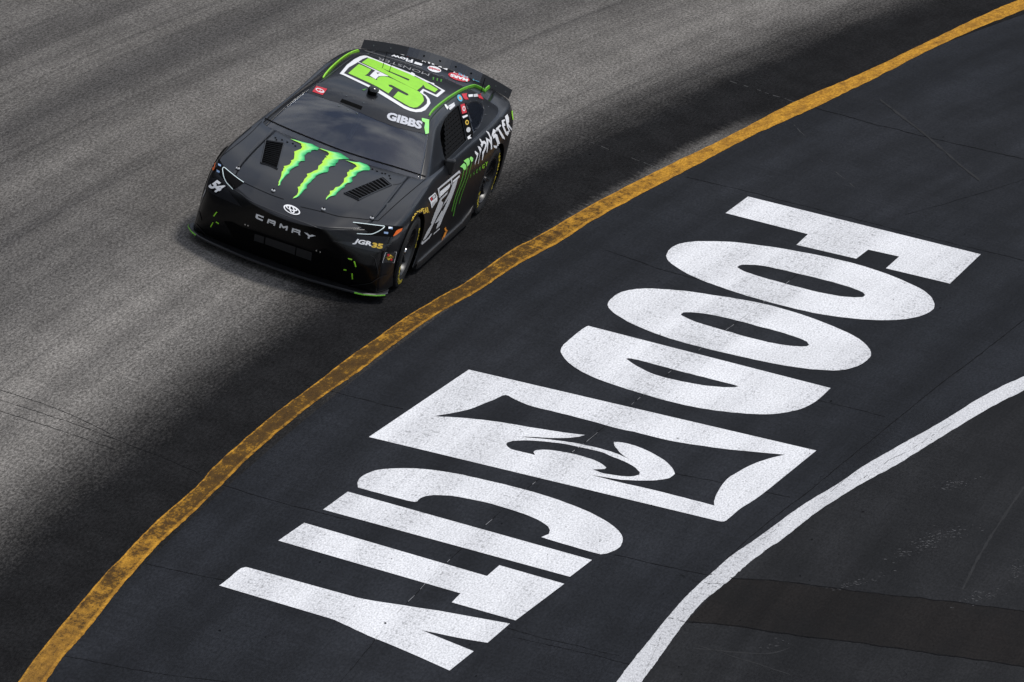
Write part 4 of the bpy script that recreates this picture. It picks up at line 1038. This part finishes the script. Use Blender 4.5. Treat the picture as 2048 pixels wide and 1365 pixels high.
# ------------------------------------------------------------------ nose: grille, tape, headlamps, lettering
decal('grille_opening', ZM([(330, 110), (520, 170), (1360, 470), (1530, 420), (1760, 540), (1780, 830), (1300, 720), (900, 600), (400, 400), (200, 260), (120, 120), (60, 20), (180, 30)]), BLACK, 1, bumper, 6)
for q in ([(510, 200), (650, 245), (640, 345), (500, 300)], [(672, 250), (1110, 395), (1095, 510), (660, 350)], [(1125, 402), (1350, 475), (1335, 595), (1112, 517)]):
    decal('radiator_panel', ZM(q), DGREY, 2, bumper, 6)
for u in ((372, 66), (415, 82), (1415, 448), (1470, 468)):
    b = on_car(ZM([u])[0], .002)
    if b: tube('grille_fastener', [b, b + Vector((.008, 0, 0))], .007, CHROME, bumper, 8)
for zz, L in ((ZT, ([(405, 688), (462, 705), (458, 722), (402, 706)], [(482, 738), (500, 735), (525, 815), (508, 822)], [(340, 845), (383, 853), (381, 872), (338, 864)], [(452, 908), (470, 906), (477, 990), (460, 993)])),
              (ZR, ([(478, 870), (490, 876), (448, 932), (436, 922)], [(430, 1003), (440, 1010), (408, 1068), (396, 1060)], [(475, 992), (513, 1015), (506, 1028), (468, 1006)]))):
    for q in L: decal('tape_mark', zz(q), LIME, 3, bumper, 6)
decal('bumper_cheek', ZT([(150, 440), (430, 462), (700, 490), (930, 500), (1062, 470), (1010, 530), (940, 575), (850, 612), (700, 585), (420, 515)]), VINYL, 1, bumper, 5)
decal('bumper_cheek', ZR([(385, 415), (480, 450), (600, 560), (700, 690), (812, 812), (640, 740), (500, 680), (420, 640), (362, 590), (370, 480)]), VINYL, 1, bumper, 5)
px_line('bumper_fin', ZT([(440, 1078), (600, 1068), (730, 1045), (800, 1000), (880, 955), (985, 930)]), 1.6, SKIRT, 5, bumper, 6)
px_line('bumper_fin', ZT([(720, 650), (780, 690), (800, 760), (825, 860), (830, 930)]), 1.4, SKIRT, 4, bumper, 6)
px_line('bumper_fin', ZT([(1128, 790), (1090, 880), (1062, 985)]), 1.2, SILVER, 4, bumper, 5)
px_line('bumper_fin', ZR([(220, 810), (250, 880), (275, 985), (262, 920)]), 2.4, SKIRT, 4, bumper, 5)
px_line('bumper_fin', ZR([(180, 990), (260, 1080), (350, 1170), (440, 1200)]), 1.8, SKIRT, 4, bumper, 5)
px_line('nose_edge_highlight', Z1([(262, 778), (300, 802), (345, 834), (430, 872), (520, 908), (610, 942), (700, 972), (770, 976), (845, 976)]), 1.1, simple('painted_edge_highlight', (0.020, 0.021, 0.024), .35, .5), 2, bumper, 6)  # highlight along the nose lip, painted on as a paler strip
# headlamps (printed): dark field, light signature, lenses, amber markers
decal('headlamp', ZT([(470, 175), (900, 225), (1190, 240), (1180, 275), (1040, 390), (760, 372), (520, 360), (700, 320)]), BLACK, 1, bumper, 5)
px_line('lamp_strip', ZT([(472, 184), (640, 204), (800, 224), (900, 236), (925, 244), (905, 268), (840, 310), (770, 342), (720, 352), (630, 350), (528, 344)]), 1.4, LEDM, 3, bumper, 5)
for u in ((1012, 266), (946, 334)): decal('lamp_lens', ZT([(u[0] - 30, u[1] - 16), (u[0] + 30, u[1] - 10), (u[0] + 26, u[1] + 18), (u[0] - 30, u[1] + 10)]), LENS, 3, bumper, 5)
decal('amber_marker', ZT([(1178, 263), (1120, 282), (1085, 305), (1042, 380), (1060, 376), (1110, 345), (1165, 300)]), AMBER, 3, bumper, 5)
decal('headlamp', ZR([(505, 180), (560, 270), (700, 380), (840, 490), (700, 590), (600, 500), (520, 400), (470, 340), (490, 240)]), BLACK, 1, bumper, 5)
px_line('lamp_strip', ZR([(830, 492), (740, 430), (640, 350), (585, 305), (565, 298), (553, 320), (560, 370), (575, 430), (605, 490), (650, 540), (690, 582)]), 1.4, LEDM, 3, bumper, 5)
for u in ((512, 268), (497, 350)): decal('lamp_lens', ZR([(u[0] - 18, u[1] - 22), (u[0] + 22, u[1] + 0), (u[0] + 18, u[1] + 22), (u[0] - 16, u[1] + 6)]), LENS, 3, bumper, 5)
decal('amber_marker', ZR([(464, 192), (470, 250), (455, 310), (436, 340), (428, 325), (435, 250)]), AMBER, 3, bumper, 5)
for lp, in_ in ((([(300, 420), (492, 490), (485, 528), (345, 470), (322, 505), (468, 572), (455, 608), (300, 540), (275, 510), (285, 450)]), None),
                (([(605, 545), (780, 600), (797, 635), (765, 730), (728, 712), (740, 685), (612, 630), (600, 665), (565, 650), (590, 570)]), [(630, 595), (745, 638), (740, 655), (622, 608)]),
                (([(915, 660), (945, 672), (990, 740), (1085, 722), (1108, 745), (1080, 852), (1040, 838), (1058, 770), (985, 790), (960, 770), (930, 720), (915, 785), (878, 775), (895, 690)]), None),
                (([(1215, 778), (1410, 835), (1428, 865), (1408, 910), (1420, 970), (1380, 960), (1365, 910), (1240, 868), (1230, 905), (1190, 895)]), [(1250, 820), (1385, 870), (1380, 885), (1245, 840)]),
                (([(1512, 885), (1600, 915), (1655, 960), (1720, 950), (1808, 983), (1665, 1010), (1645, 1055), (1608, 1040), (1625, 985)]), None)):
    decal('nose_letter', [ZI(lp)] + ([ZI(in_)] if in_ else []), WHITE, 2, bumper, 5)
ec = (1198, 328); EA, EB = (212, 60), (-22, -118)
sc_ = lambda v, k: (v[0] * k, v[1] * k)
decal('maker_emblem', [ZI(ell(ec, EA, EB)), ZI(ell(ec, sc_(EA, .84), sc_(EB, .80)))], WHITE, 2, hood, 4)
c2 = (ec[0] + EB[0] * .30, ec[1] + EB[1] * .30)
decal('maker_emblem', [ZI(ell(c2, sc_(EA, .70), sc_(EB, .52))), ZI(ell(c2, sc_(EA, .54), sc_(EB, .32)))], WHITE, 3, hood, 4)
decal('maker_emblem', [ZI(ell(ec, sc_(EA, .33), sc_(EB, .86))), ZI(ell(ec, sc_(EA, .17), sc_(EB, .64)))], WHITE, 4, hood, 4)
def quadz(z, *p): return z(list(p))
lettering('sponsor_lettering', 'JGR', quadz(ZP, (592, 888), (722, 914), (712, 958), (560, 930)), WHITE, 3, bumper, .045)
lettering('sponsor_lettering', '35', quadz(ZP, (722, 918), (806, 930), (795, 970), (710, 955)), GOLD, 2, bumper, .05)
def sunoco(z, q):
    decal('fuel_sticker', z(q), DGREY, 1, bumper, 5); q2 = z(q); px_line('sticker_edge', q2 + [q2[0]], .9, WHITE, 2, bumper, 1)
    m = lambda a, b: (q[0][0] + (q[1][0] - q[0][0]) * a + (q[3][0] - q[0][0]) * b, q[0][1] + (q[1][1] - q[0][1]) * a + (q[3][1] - q[0][1]) * b)
    decal('fuel_sticker', z([m(.5, .2), m(.86, .5), m(.5, .8), m(.14, .5)]), GOLD, 2, bumper, 5)
    decal('fuel_sticker', z([m(.16, .16), m(.36, .12), m(.46, .34), m(.3, .42)]), RED, 3, bumper, 5); decal('fuel_sticker', z([m(.58, .62), m(.8, .66), m(.82, .86), m(.66, .86)]), RED, 3, bumper, 5)
    return m
m = sunoco(ZT, [(938, 618), (1098, 605), (1062, 760), (893, 758)])
lettering('sticker_lettering', 'SUNOCO', [ZT([m(.14, .40)])[0], ZT([m(.86, .36)])[0], ZT([m(.86, .56)])[0], ZT([m(.14, .60)])[0]], BLACK, 4, bumper, .03)
sunoco(ZR, [(305, 485), (340, 580), (298, 685), (255, 600)])
decal('race_number', ZR([(478, 445), (612, 545), (520, 620), (470, 640), (430, 610), (365, 560), (365, 520)]), BLACK, 1, bumper, 5)
lettering('race_number', '54', quadz(ZR, (482, 455), (606, 548), (480, 632), (366, 545)), WHITE, 3, bumper, .05, 0.0, .9)

# ------------------------------------------------------------------ bonnet claw marks
CL1 = [(370, 170), (440, 185), (560, 220), (650, 243), (720, 255), (770, 265), (830, 305), (890, 335), (885, 355), (855, 382), (810, 372), (750, 385), (740, 420), (690, 415), (655, 450), (625, 480), (632, 575), (560, 575), (515, 625), (520, 658), (460, 680), (400, 715), (360, 750), (345, 800), (300, 830), (255, 880), (215, 930), (190, 970), (185, 1010), (150, 1030), (148, 1010), (160, 985), (155, 955), (185, 900), (205, 840), (212, 770), (240, 745), (240, 715), (262, 695), (245, 670), (300, 660), (355, 640), (390, 585), (375, 570), (430, 545), (440, 500), (445, 440), (438, 405), (500, 380), (560, 355), (580, 330), (580, 310), (560, 285), (575, 268), (520, 240), (440, 205)]
CL2 = [(885, 345), (960, 355), (1060, 385), (1150, 405), (1240, 420), (1300, 440), (1370, 490), (1445, 545), (1340, 540), (1250, 545), (1230, 600), (1195, 620), (1185, 660), (1110, 670), (1070, 690), (1065, 745), (1045, 780), (980, 785), (880, 820), (830, 850), (820, 880), (770, 920), (740, 960), (690, 995), (665, 1030), (670, 1075), (620, 1100), (580, 1155), (530, 1210), (480, 1240), (410, 1258), (440, 1225), (490, 1190), (510, 1150), (515, 1100), (500, 1050), (550, 1035), (555, 1000), (600, 960), (625, 905), (680, 850), (668, 810), (740, 790), (800, 755), (870, 730), (880, 665), (930, 630), (960, 600), (945, 585), (985, 545), (1000, 515), (1035, 510), (1010, 480), (1050, 480), (1075, 445), (1040, 405), (960, 375)]
CL3 = [(1365, 555), (1450, 575), (1560, 597), (1640, 597), (1700, 620), (1770, 645), (1810, 685), (1820, 720), (1800, 748), (1700, 745), (1640, 770), (1590, 790), (1560, 845), (1500, 870), (1490, 900), (1500, 940), (1470, 970), (1410, 975), (1360, 1020), (1360, 1050), (1300, 1080), (1270, 1110), (1220, 1150), (1190, 1200), (1100, 1220), (1060, 1245), (1015, 1285), (1020, 1250), (1050, 1210), (1090, 1170), (1090, 1120), (1150, 1110), (1190, 1055), (1260, 1040), (1340, 960), (1350, 890), (1410, 850), (1400, 785), (1450, 760), (1440, 740), (1500, 735), (1540, 700), (1580, 675), (1550, 640), (1470, 600)]
def across(poly):
    def f(u):
        xs = []
        for (ax, ay), (bx, by) in zip(poly, poly[1:] + poly[:1]):
            if (ay <= u[1]) != (by <= u[1]): xs.append(ax + (bx - ax) * (u[1] - ay) / (by - ay))
        lo = [x for x in xs if x <= u[0] + .01]; hi = [x for x in xs if x >= u[0] - .01]
        if not lo or not hi: return .5
        a, b = max(lo) if u[0] - max(lo) > .02 else min(lo), min(hi) if min(hi) - u[0] > .02 else max(hi)
        return min(1, max(0, (u[0] - a) / max(b - a, .01)))
    return f
for c in (CL1, CL2, CL3): decal('claw_mark', ZG(c), CLAWG, 2, hood, 1.6, 'jagged bright green claw stripe', weight=across(ZG(c)))

# ------------------------------------------------------------------ roof number
RW = [(495, 187), (540, 192), (1290, 485), (1310, 470), (1360, 500), (1365, 520), (1630, 645), (1690, 660), (1695, 685), (1878, 790), (1745, 900), (1512, 792), (1500, 830), (1560, 870), (1610, 930), (1628, 1000), (1590, 1060), (1540, 1120), (1470, 1150), (1380, 1155), (1280, 1135), (1180, 1095), (755, 835), (560, 722), (150, 525), (78, 498), (200, 350), (330, 250), (430, 200)]
RK = [(545, 222), (1255, 500), (1340, 545), (1365, 540), (1570, 650), (1620, 660), (1815, 780), (1720, 858), (1500, 755), (1440, 815), (1540, 890), (1570, 950), (1565, 1010), (1510, 1060), (1450, 1095), (1370, 1110), (1280, 1085), (1180, 1040), (760, 775), (150, 490), (240, 390), (380, 310), (470, 250)]
R4 = [(565, 238), (640, 255), (1250, 500), (1350, 550), (1540, 640), (1620, 690), (1755, 770), (1700, 820), (1540, 745), (1500, 690), (1480, 720), (1395, 790), (1000, 590), (860, 510), (455, 310)]
R5 = [(405, 338), (615, 432), (560, 500), (505, 535), (560, 545), (640, 575), (715, 615), (720, 580), (760, 555), (830, 548), (900, 560), (1000, 600), (1250, 720), (1430, 810), (1490, 870), (1510, 930), (1510, 970), (1460, 1030), (1400, 1075), (1340, 1083), (1270, 1065), (1190, 1020), (990, 900), (1075, 805), (1220, 875), (1255, 870), (1240, 845), (1100, 770), (960, 695), (910, 690), (920, 720), (985, 750), (910, 840), (740, 735), (590, 660), (225, 495)]
decal('roof_number', [ZH(RW)], WHITE, 1, roof, 6, 'white outline of the large roof number')
decal('roof_number', [ZH(RK)], DGREY, 2, roof, 6)
decal('roof_number', [ZH(R4), ZH([(1270, 600), (1250, 622), (930, 480), (800, 410), (940, 465)])], LIME, 3, roof, 6, 'lime green numeral four')
decal('roof_number', [ZH(R5)], LIME, 3, roof, 6, 'lime green numeral five')
decal('roof_number', ZH([(378, 302), (395, 300), (700, 440), (905, 540), (895, 552), (690, 452)]), WHITE, 3, roof, 6)
decal('roof_number', [ZH([(690, 450), (900, 548), (800, 545), (740, 550), (690, 600), (590, 540), (650, 480)]), ZH([(705, 485), (770, 492), (720, 512)])], WHITE, 4, roof, 6)
for q in ([(455, 765), (540, 750), (520, 770), (490, 785)], [(552, 800), (600, 800), (595, 838), (550, 830)], [(650, 810), (690, 800), (715, 840), (680, 838)]): decal('roof_mark', ZH(q), DIMG, 1, roof, 6)
decal('roof_hatch_slot', Z1([(790, 337), (890, 375), (882, 391), (780, 352)]), BLACK, 1, roof, 6)
for u in ((195, 875), (342, 935), (487, 990), (68, 1045), (220, 1112), (378, 1172)):
    b = on_car(ZH([u])[0], .001)
    if b: tube('roof_fastener', [b, b + Vector((0, 0, .004))], .007, CHROME, roof, 6)
# windscreen banner and marks
decal('windscreen_banner', Z1([(642, 250), (700, 262), (800, 300), (900, 345), (1000, 382), (1110, 412), (1205, 432), (1204, 500), (1185, 505), (1060, 478), (960, 440), (880, 405), (780, 360), (690, 330), (600, 300)]), VINYL, 0, windscreen, 8)
decal('windscreen_patch', Z1([(665, 275), (718, 290), (695, 320), (645, 303)]), RED, 2, windscreen, 6)
decal('windscreen_patch', [Z1(ell((682, 298), (21, 6), (-2, -10))), Z1(ell((682, 298), (16, 4.5), (-1.5, -6.5)))], WHITE, 3, windscreen, 4)
px_line('windscreen_patch', Z1([(668, 293), (682, 302), (697, 303)]), .9, WHITE, 3, windscreen, 3); px_line('windscreen_patch', Z1([(684, 290), (681, 306)]), .9, WHITE, 4, windscreen, 3)
lettering('name_lettering', 'GIBBS', quadz(Z1, (1014, 401), (1184, 450), (1174, 488), (1003, 438)), simple('silver_white_vinyl', (.55, .56, .60), .4, .5), 3, windscreen, .05)
decal('windscreen_corner_mark', Z1([(1178, 432), (1213, 440), (1211, 506), (1196, 511), (1190, 480), (1194, 455), (1178, 447)]), CLAW, 3, windscreen, 6)

# ------------------------------------------------------------------ side graphics
for lp, mt, lv in (([(303, 393), (600, 142), (612, 165), (612, 192), (595, 180), (497, 262), (505, 335), (492, 340), (484, 272), (325, 402), (338, 505), (325, 522)], SILVER, 2),
                   ([(338, 432), (478, 318), (470, 370), (440, 408), (345, 500), (335, 522)], WHITE, 2), ([(512, 285), (605, 205), (598, 238), (510, 316)], WHITE, 2),
                   ([(508, 330), (582, 250), (548, 370), (502, 500), (452, 620), (388, 760), (335, 895), (283, 945), (298, 880), (330, 828), (262, 872), (300, 800), (362, 690), (372, 700), (455, 520), (430, 560), (360, 650), (470, 440)], SILVER, 2),
                   ([(338, 530), (448, 425), (430, 470), (365, 535), (352, 560), (380, 580), (360, 650), (300, 760), (235, 900), (190, 1000), (132, 1080), (103, 1106), (112, 1070), (160, 970), (225, 868), (210, 870), (262, 720)], SILVER, 2),
                   ([(78, 1140), (95, 1100), (103, 1120), (180, 1055), (215, 1000), (225, 1010), (190, 1070), (90, 1160)], SILVER, 2), ([(245, 1008), (330, 928), (331, 945), (248, 1020)], SILVER, 2),
                   ([(178, 525), (268, 447), (298, 500), (298, 560), (222, 660), (205, 580)], WHITE, 2), ([(195, 525), (268, 465), (284, 505), (212, 568)], BLACK, 3), ([(200, 524), (218, 510), (228, 552), (214, 562)], RED, 4), ([(225, 505), (262, 475), (270, 505), (236, 535)], SILVER, 4), ([(224, 585), (285, 545), (286, 575), (228, 635)], SILVER, 3),
                   ([(605, 905), (640, 825), (765, 718), (742, 800)], SILVER, 2), ([(625, 880), (645, 838), (748, 745), (732, 795)], simple('violet_print', (.10, .09, .16), .5, .4), 3),
                   ([(388, 940), (410, 912), (415, 945), (440, 965), (410, 978)], ORANGE, 4), ([(400, 985), (428, 975), (385, 1090), (355, 1095)], ORANGE, 3), ([(300, 1145), (420, 1050), (432, 1065), (360, 1112)], RED, 4)):
    decal('side_graphic', ZJ(lp), mt, lv, shell, 5)
for lp in ([(608, 95), (640, 62), (662, 42), (692, 80), (690, 125), (662, 142), (640, 108)], [(655, 15), (690, -10), (720, -25), (740, 10), (735, 60), (708, 92), (690, 45)], [(735, -20), (755, -45), (785, -25), (782, 20), (760, 28)]):
    decal('side_claw', ZJ(lp), CLAW, 3, shell, 4)
for p, wd in (([(660, 140), (640, 250), (600, 370), (548, 510), (498, 702)], 1.5), ([(712, 90), (675, 260), (620, 400), (560, 570), (517, 768)], 1.5), ([(770, 30), (735, 180), (690, 310), (640, 450), (597, 597)], 1.1)):
    px_line('side_stripe', ZJ(p), wd, DIMG, 2, shell, 8)
for lp in ([(170, 835), (235, 885), (225, 930), (185, 1050), (170, 1105), (175, 1040), (210, 930), (175, 880)], [(220, 755), (265, 765), (295, 810), (270, 880), (235, 1075), (228, 1070), (250, 960), (265, 870), (250, 820)],
           [(250, 620), (275, 625), (300, 665), (345, 655), (380, 690), (390, 740), (370, 800), (335, 880), (310, 1010), (300, 1005), (310, 920), (305, 860), (320, 845), (350, 780), (362, 720), (330, 705), (300, 780), (275, 720), (290, 700)],
           [(370, 595), (420, 630), (415, 720), (395, 870), (385, 860), (395, 740), (380, 660)], [(372, 478), (425, 500), (450, 560), (470, 600), (472, 545), (482, 620), (485, 800), (465, 815), (460, 720), (415, 640), (432, 622), (460, 662), (440, 590), (410, 530)],
           [(505, 440), (555, 465), (545, 505), (518, 530), (512, 558), (540, 520), (580, 550), (632, 720), (625, 790), (595, 808), (520, 775), (510, 740), (575, 745), (580, 710), (540, 590), (515, 620), (480, 545)],
           [(555, 430), (635, 360), (650, 385), (605, 425), (715, 600), (715, 630), (670, 605), (590, 450), (570, 495)], [(660, 285), (715, 265), (720, 290), (690, 315), (720, 350), (725, 380), (700, 390), (745, 490), (790, 470), (790, 520), (765, 565), (735, 540), (670, 390)],
           [(720, 215), (765, 170), (790, 240), (795, 310), (780, 340), (845, 440), (840, 470), (770, 380), (815, 480), (805, 495), (760, 410)]):
    decal('side_lettering', ZK(lp), WHITE, 2, shell, 4)
for k, ch in enumerate('ENERGY'):
    t = k / 5; cx, cy = 95 + (383 - 95) * t, 1290 + (1075 - 1290) * t; h_ = 30 + 10 * t; w2 = 9 + 15 * t
    lettering('side_lettering', ch, quadz(ZK, (cx - w2 + 4, cy - h_ + 8), (cx + w2 + 4, cy - h_ - 8), (cx + w2 - 4, cy + h_ - 8), (cx - w2 - 4, cy + h_ + 8)), LIME if k > 3 else DIMG, 2, shell, .02)
arc_lettering('fender_lettering', 'GOODYEAR', ZP([(1062, 766), (1070, 738), (1090, 712), (1120, 694), (1162, 684)]), 11.5, GOLD, 2, shell, .03)
arc_lettering('fender_lettering', 'YEAR', ZN([(395, 235), (350, 262), (310, 300), (285, 340)])[::-1], 7.5, GOLD, 2, shell, .03)
# window pillar stickers
decal('pillar_panel', ZW([(536, 415), (618, 392), (720, 800), (712, 850), (680, 885), (642, 890)]), BLACK, 1, pillars, 6)
decal('pillar_sticker', ZW([(545, 412), (600, 393), (635, 515), (570, 538)]), RED, 2, pillars, 5); decal('pillar_sticker', ZW(ell((592, 465), (20, -6), (4, 34))), WHITE, 3, pillars, 4); decal('pillar_sticker', ZW(ell((592, 465), (11, -3), (2, 20))), RED, 4, pillars, 4)
decal('pillar_sticker', ZW([(570, 570), (640, 545), (648, 565), (585, 598)]), WHITE, 2, pillars, 5); decal('pillar_sticker', ZW(ell((636, 652), (24, -4), (3, 33))), GOLD, 2, pillars, 4); decal('pillar_sticker', ZW(ell((636, 652), (13, -2), (2, 19))), BLACK, 3, pillars, 4)
decal('pillar_sticker', ZW(ell((655, 752), (28, -8), (4, 34))), SILVER, 2, pillars, 4); decal('pillar_sticker', ZW([(640, 850), (690, 815), (675, 845), (700, 865), (650, 885)]), WHITE, 2, pillars, 5)
decal('pillar_sticker', ZW(ell((540, 322), (24, -20), (26, 42))), CYAN, 2, pillars, 4); decal('pillar_sticker', ZW(ell((543, 325), (10, -8), (12, 20))), ORANGE, 3, pillars, 4)
decal('pillar_sticker', ZW([(565, 265), (640, 255), (630, 290), (660, 340), (610, 340), (590, 320)]), RED, 2, pillars, 5); decal('pillar_sticker', ZW([(780, 270), (830, 260), (850, 320), (865, 340), (800, 320)]), RED, 2, pillars, 5)
decal('pillar_sticker', ZW([(655, 275), (715, 268), (718, 300), (660, 308)]), WHITE, 2, pillars, 5); decal('pillar_sticker', ZW([(725, 270), (780, 262), (790, 300), (730, 306)]), SILVER, 2, pillars, 5)
decal('name_sticker', ZW([(330, 410), (350, 405), (385, 450), (370, 480), (345, 445)]), WHITE, 2, pillars, 5); lettering('name_sticker', 'GIBBS', quadz(ZW, (378, 430), (462, 378), (476, 425), (400, 490)), WHITE, 2, pillars, .06)
px_line('panel_seam', ZW([(1040, 215), (965, 285)]), .5, BLACK, 1, shell, 3)
for u in ((685, 368), (768, 357), (845, 370), (935, 435), (890, 545), (835, 645), (770, 738)):
    b = on_car(ZW([u])[0], .001)
    if b: tube('window_fastener', [b, b + Vector((0, .006, .003))], .006, CHROME, pillars, 6)
# tail lamp ring
px_line('tail_ring', ZK([(862, 30), (850, 130), (862, 230), (878, 330), (895, 300), (905, 200), (915, 100), (920, 20), (905, -20), (875, -20), (862, 30)]), 2.0, LIME, 3, shell, 5)

# ------------------------------------------------------------------ rear stickers between roof and spoiler
rot = lambda z, *p: z([p[2], p[3], p[0], p[1]])
decal('deck_sticker', ZS([(318, 172), (672, 268), (662, 300), (345, 203)]), RED, 2, deck, 6); lettering('deck_sticker', 'LINCOLN', rot(ZS, (345, 175), (712, 285), (700, 318), (340, 205)), WHITE, 4, deck, .04)
lettering('deck_sticker', 'Flow', rot(ZS, (405, 255), (680, 325), (668, 368), (392, 288)), WHITE, 3, deck, .03)
decal('deck_sticker', ZS([(705, 348), (800, 378), (785, 402), (690, 374)]), WHITE, 2, deck, 6)
lettering('deck_sticker', 'PRN', rot(ZS, (775, 318), (975, 375), (960, 400), (790, 350)), WHITE, 3, deck, .04)
decal('deck_sticker', ZS([(990, 408), (1060, 408), (1120, 440), (1112, 460), (1050, 430)]), WHITE, 2, deck, 6)
decal('deck_sticker', ZS(ell((950, 446), (86, 24), (-14, 34))), WHITE, 2, deck, 5); lettering('deck_sticker', 'mobil', rot(ZS, (880, 415), (1025, 455), (1018, 480), (878, 440)), RED, 4, deck, .03)
decal('deck_sticker', ZS(ell((1265, 548), (135, 42), (-20, 40))), RED, 2, deck, 5); lettering('deck_sticker', 'MARS', rot(ZS, (1160, 505), (1385, 575), (1370, 610), (1150, 540)), WHITE, 4, deck, .05)
decal('deck_sticker', ZS([(1215, 463), (1588, 598), (1572, 636), (1188, 492)]), simple('pale_blue_print', (.60, .66, .68), .4, .4), 2, deck, 6); lettering('deck_sticker', 'STRATUS', rot(ZS, (1260, 490), (1560, 600), (1548, 622), (1252, 512)), CYAN, 3, deck, .02)
lettering('roof_lettering', 'MONSTER', rot(ZS, (235, 290), (890, 505), (874, 534), (219, 316)), simple('dull_white_print', (.34, .34, .35), .4, .4), 2, roof, -.008)
for a in (930, 980, 1030): decal('roof_mark', ZS([(a, 545 + (a - 930) * .25), (a + 20, 552 + (a - 930) * .25), (a + 8, 585 + (a - 930) * .25), (a - 2, 583 + (a - 930) * .25)]), DIMG, 2, roof, 6)
px_line('roof_edge_strip', ZS([(60, 205), (240, 258), (480, 328), (700, 400), (900, 472), (1080, 540)]), 2.0, simple('worn_grey_strip', (.06, .058, .058), .5, .4), 2, roof, 6)

for a, b in (((572, 276), (585, 262)), ((590, 256), (600, 246)), ((606, 240), (618, 231)), ((624, 226), (634, 218)), ((640, 213), (655, 205))):
    px_line('far_side_lettering', Z1([a, b]), 2.0, WHITE, 3, shell, 3)
px_line('far_side_stripe', Z1([(478, 345), (505, 318), (530, 300)]), 2.0, GREEN, 3, shell, 5)
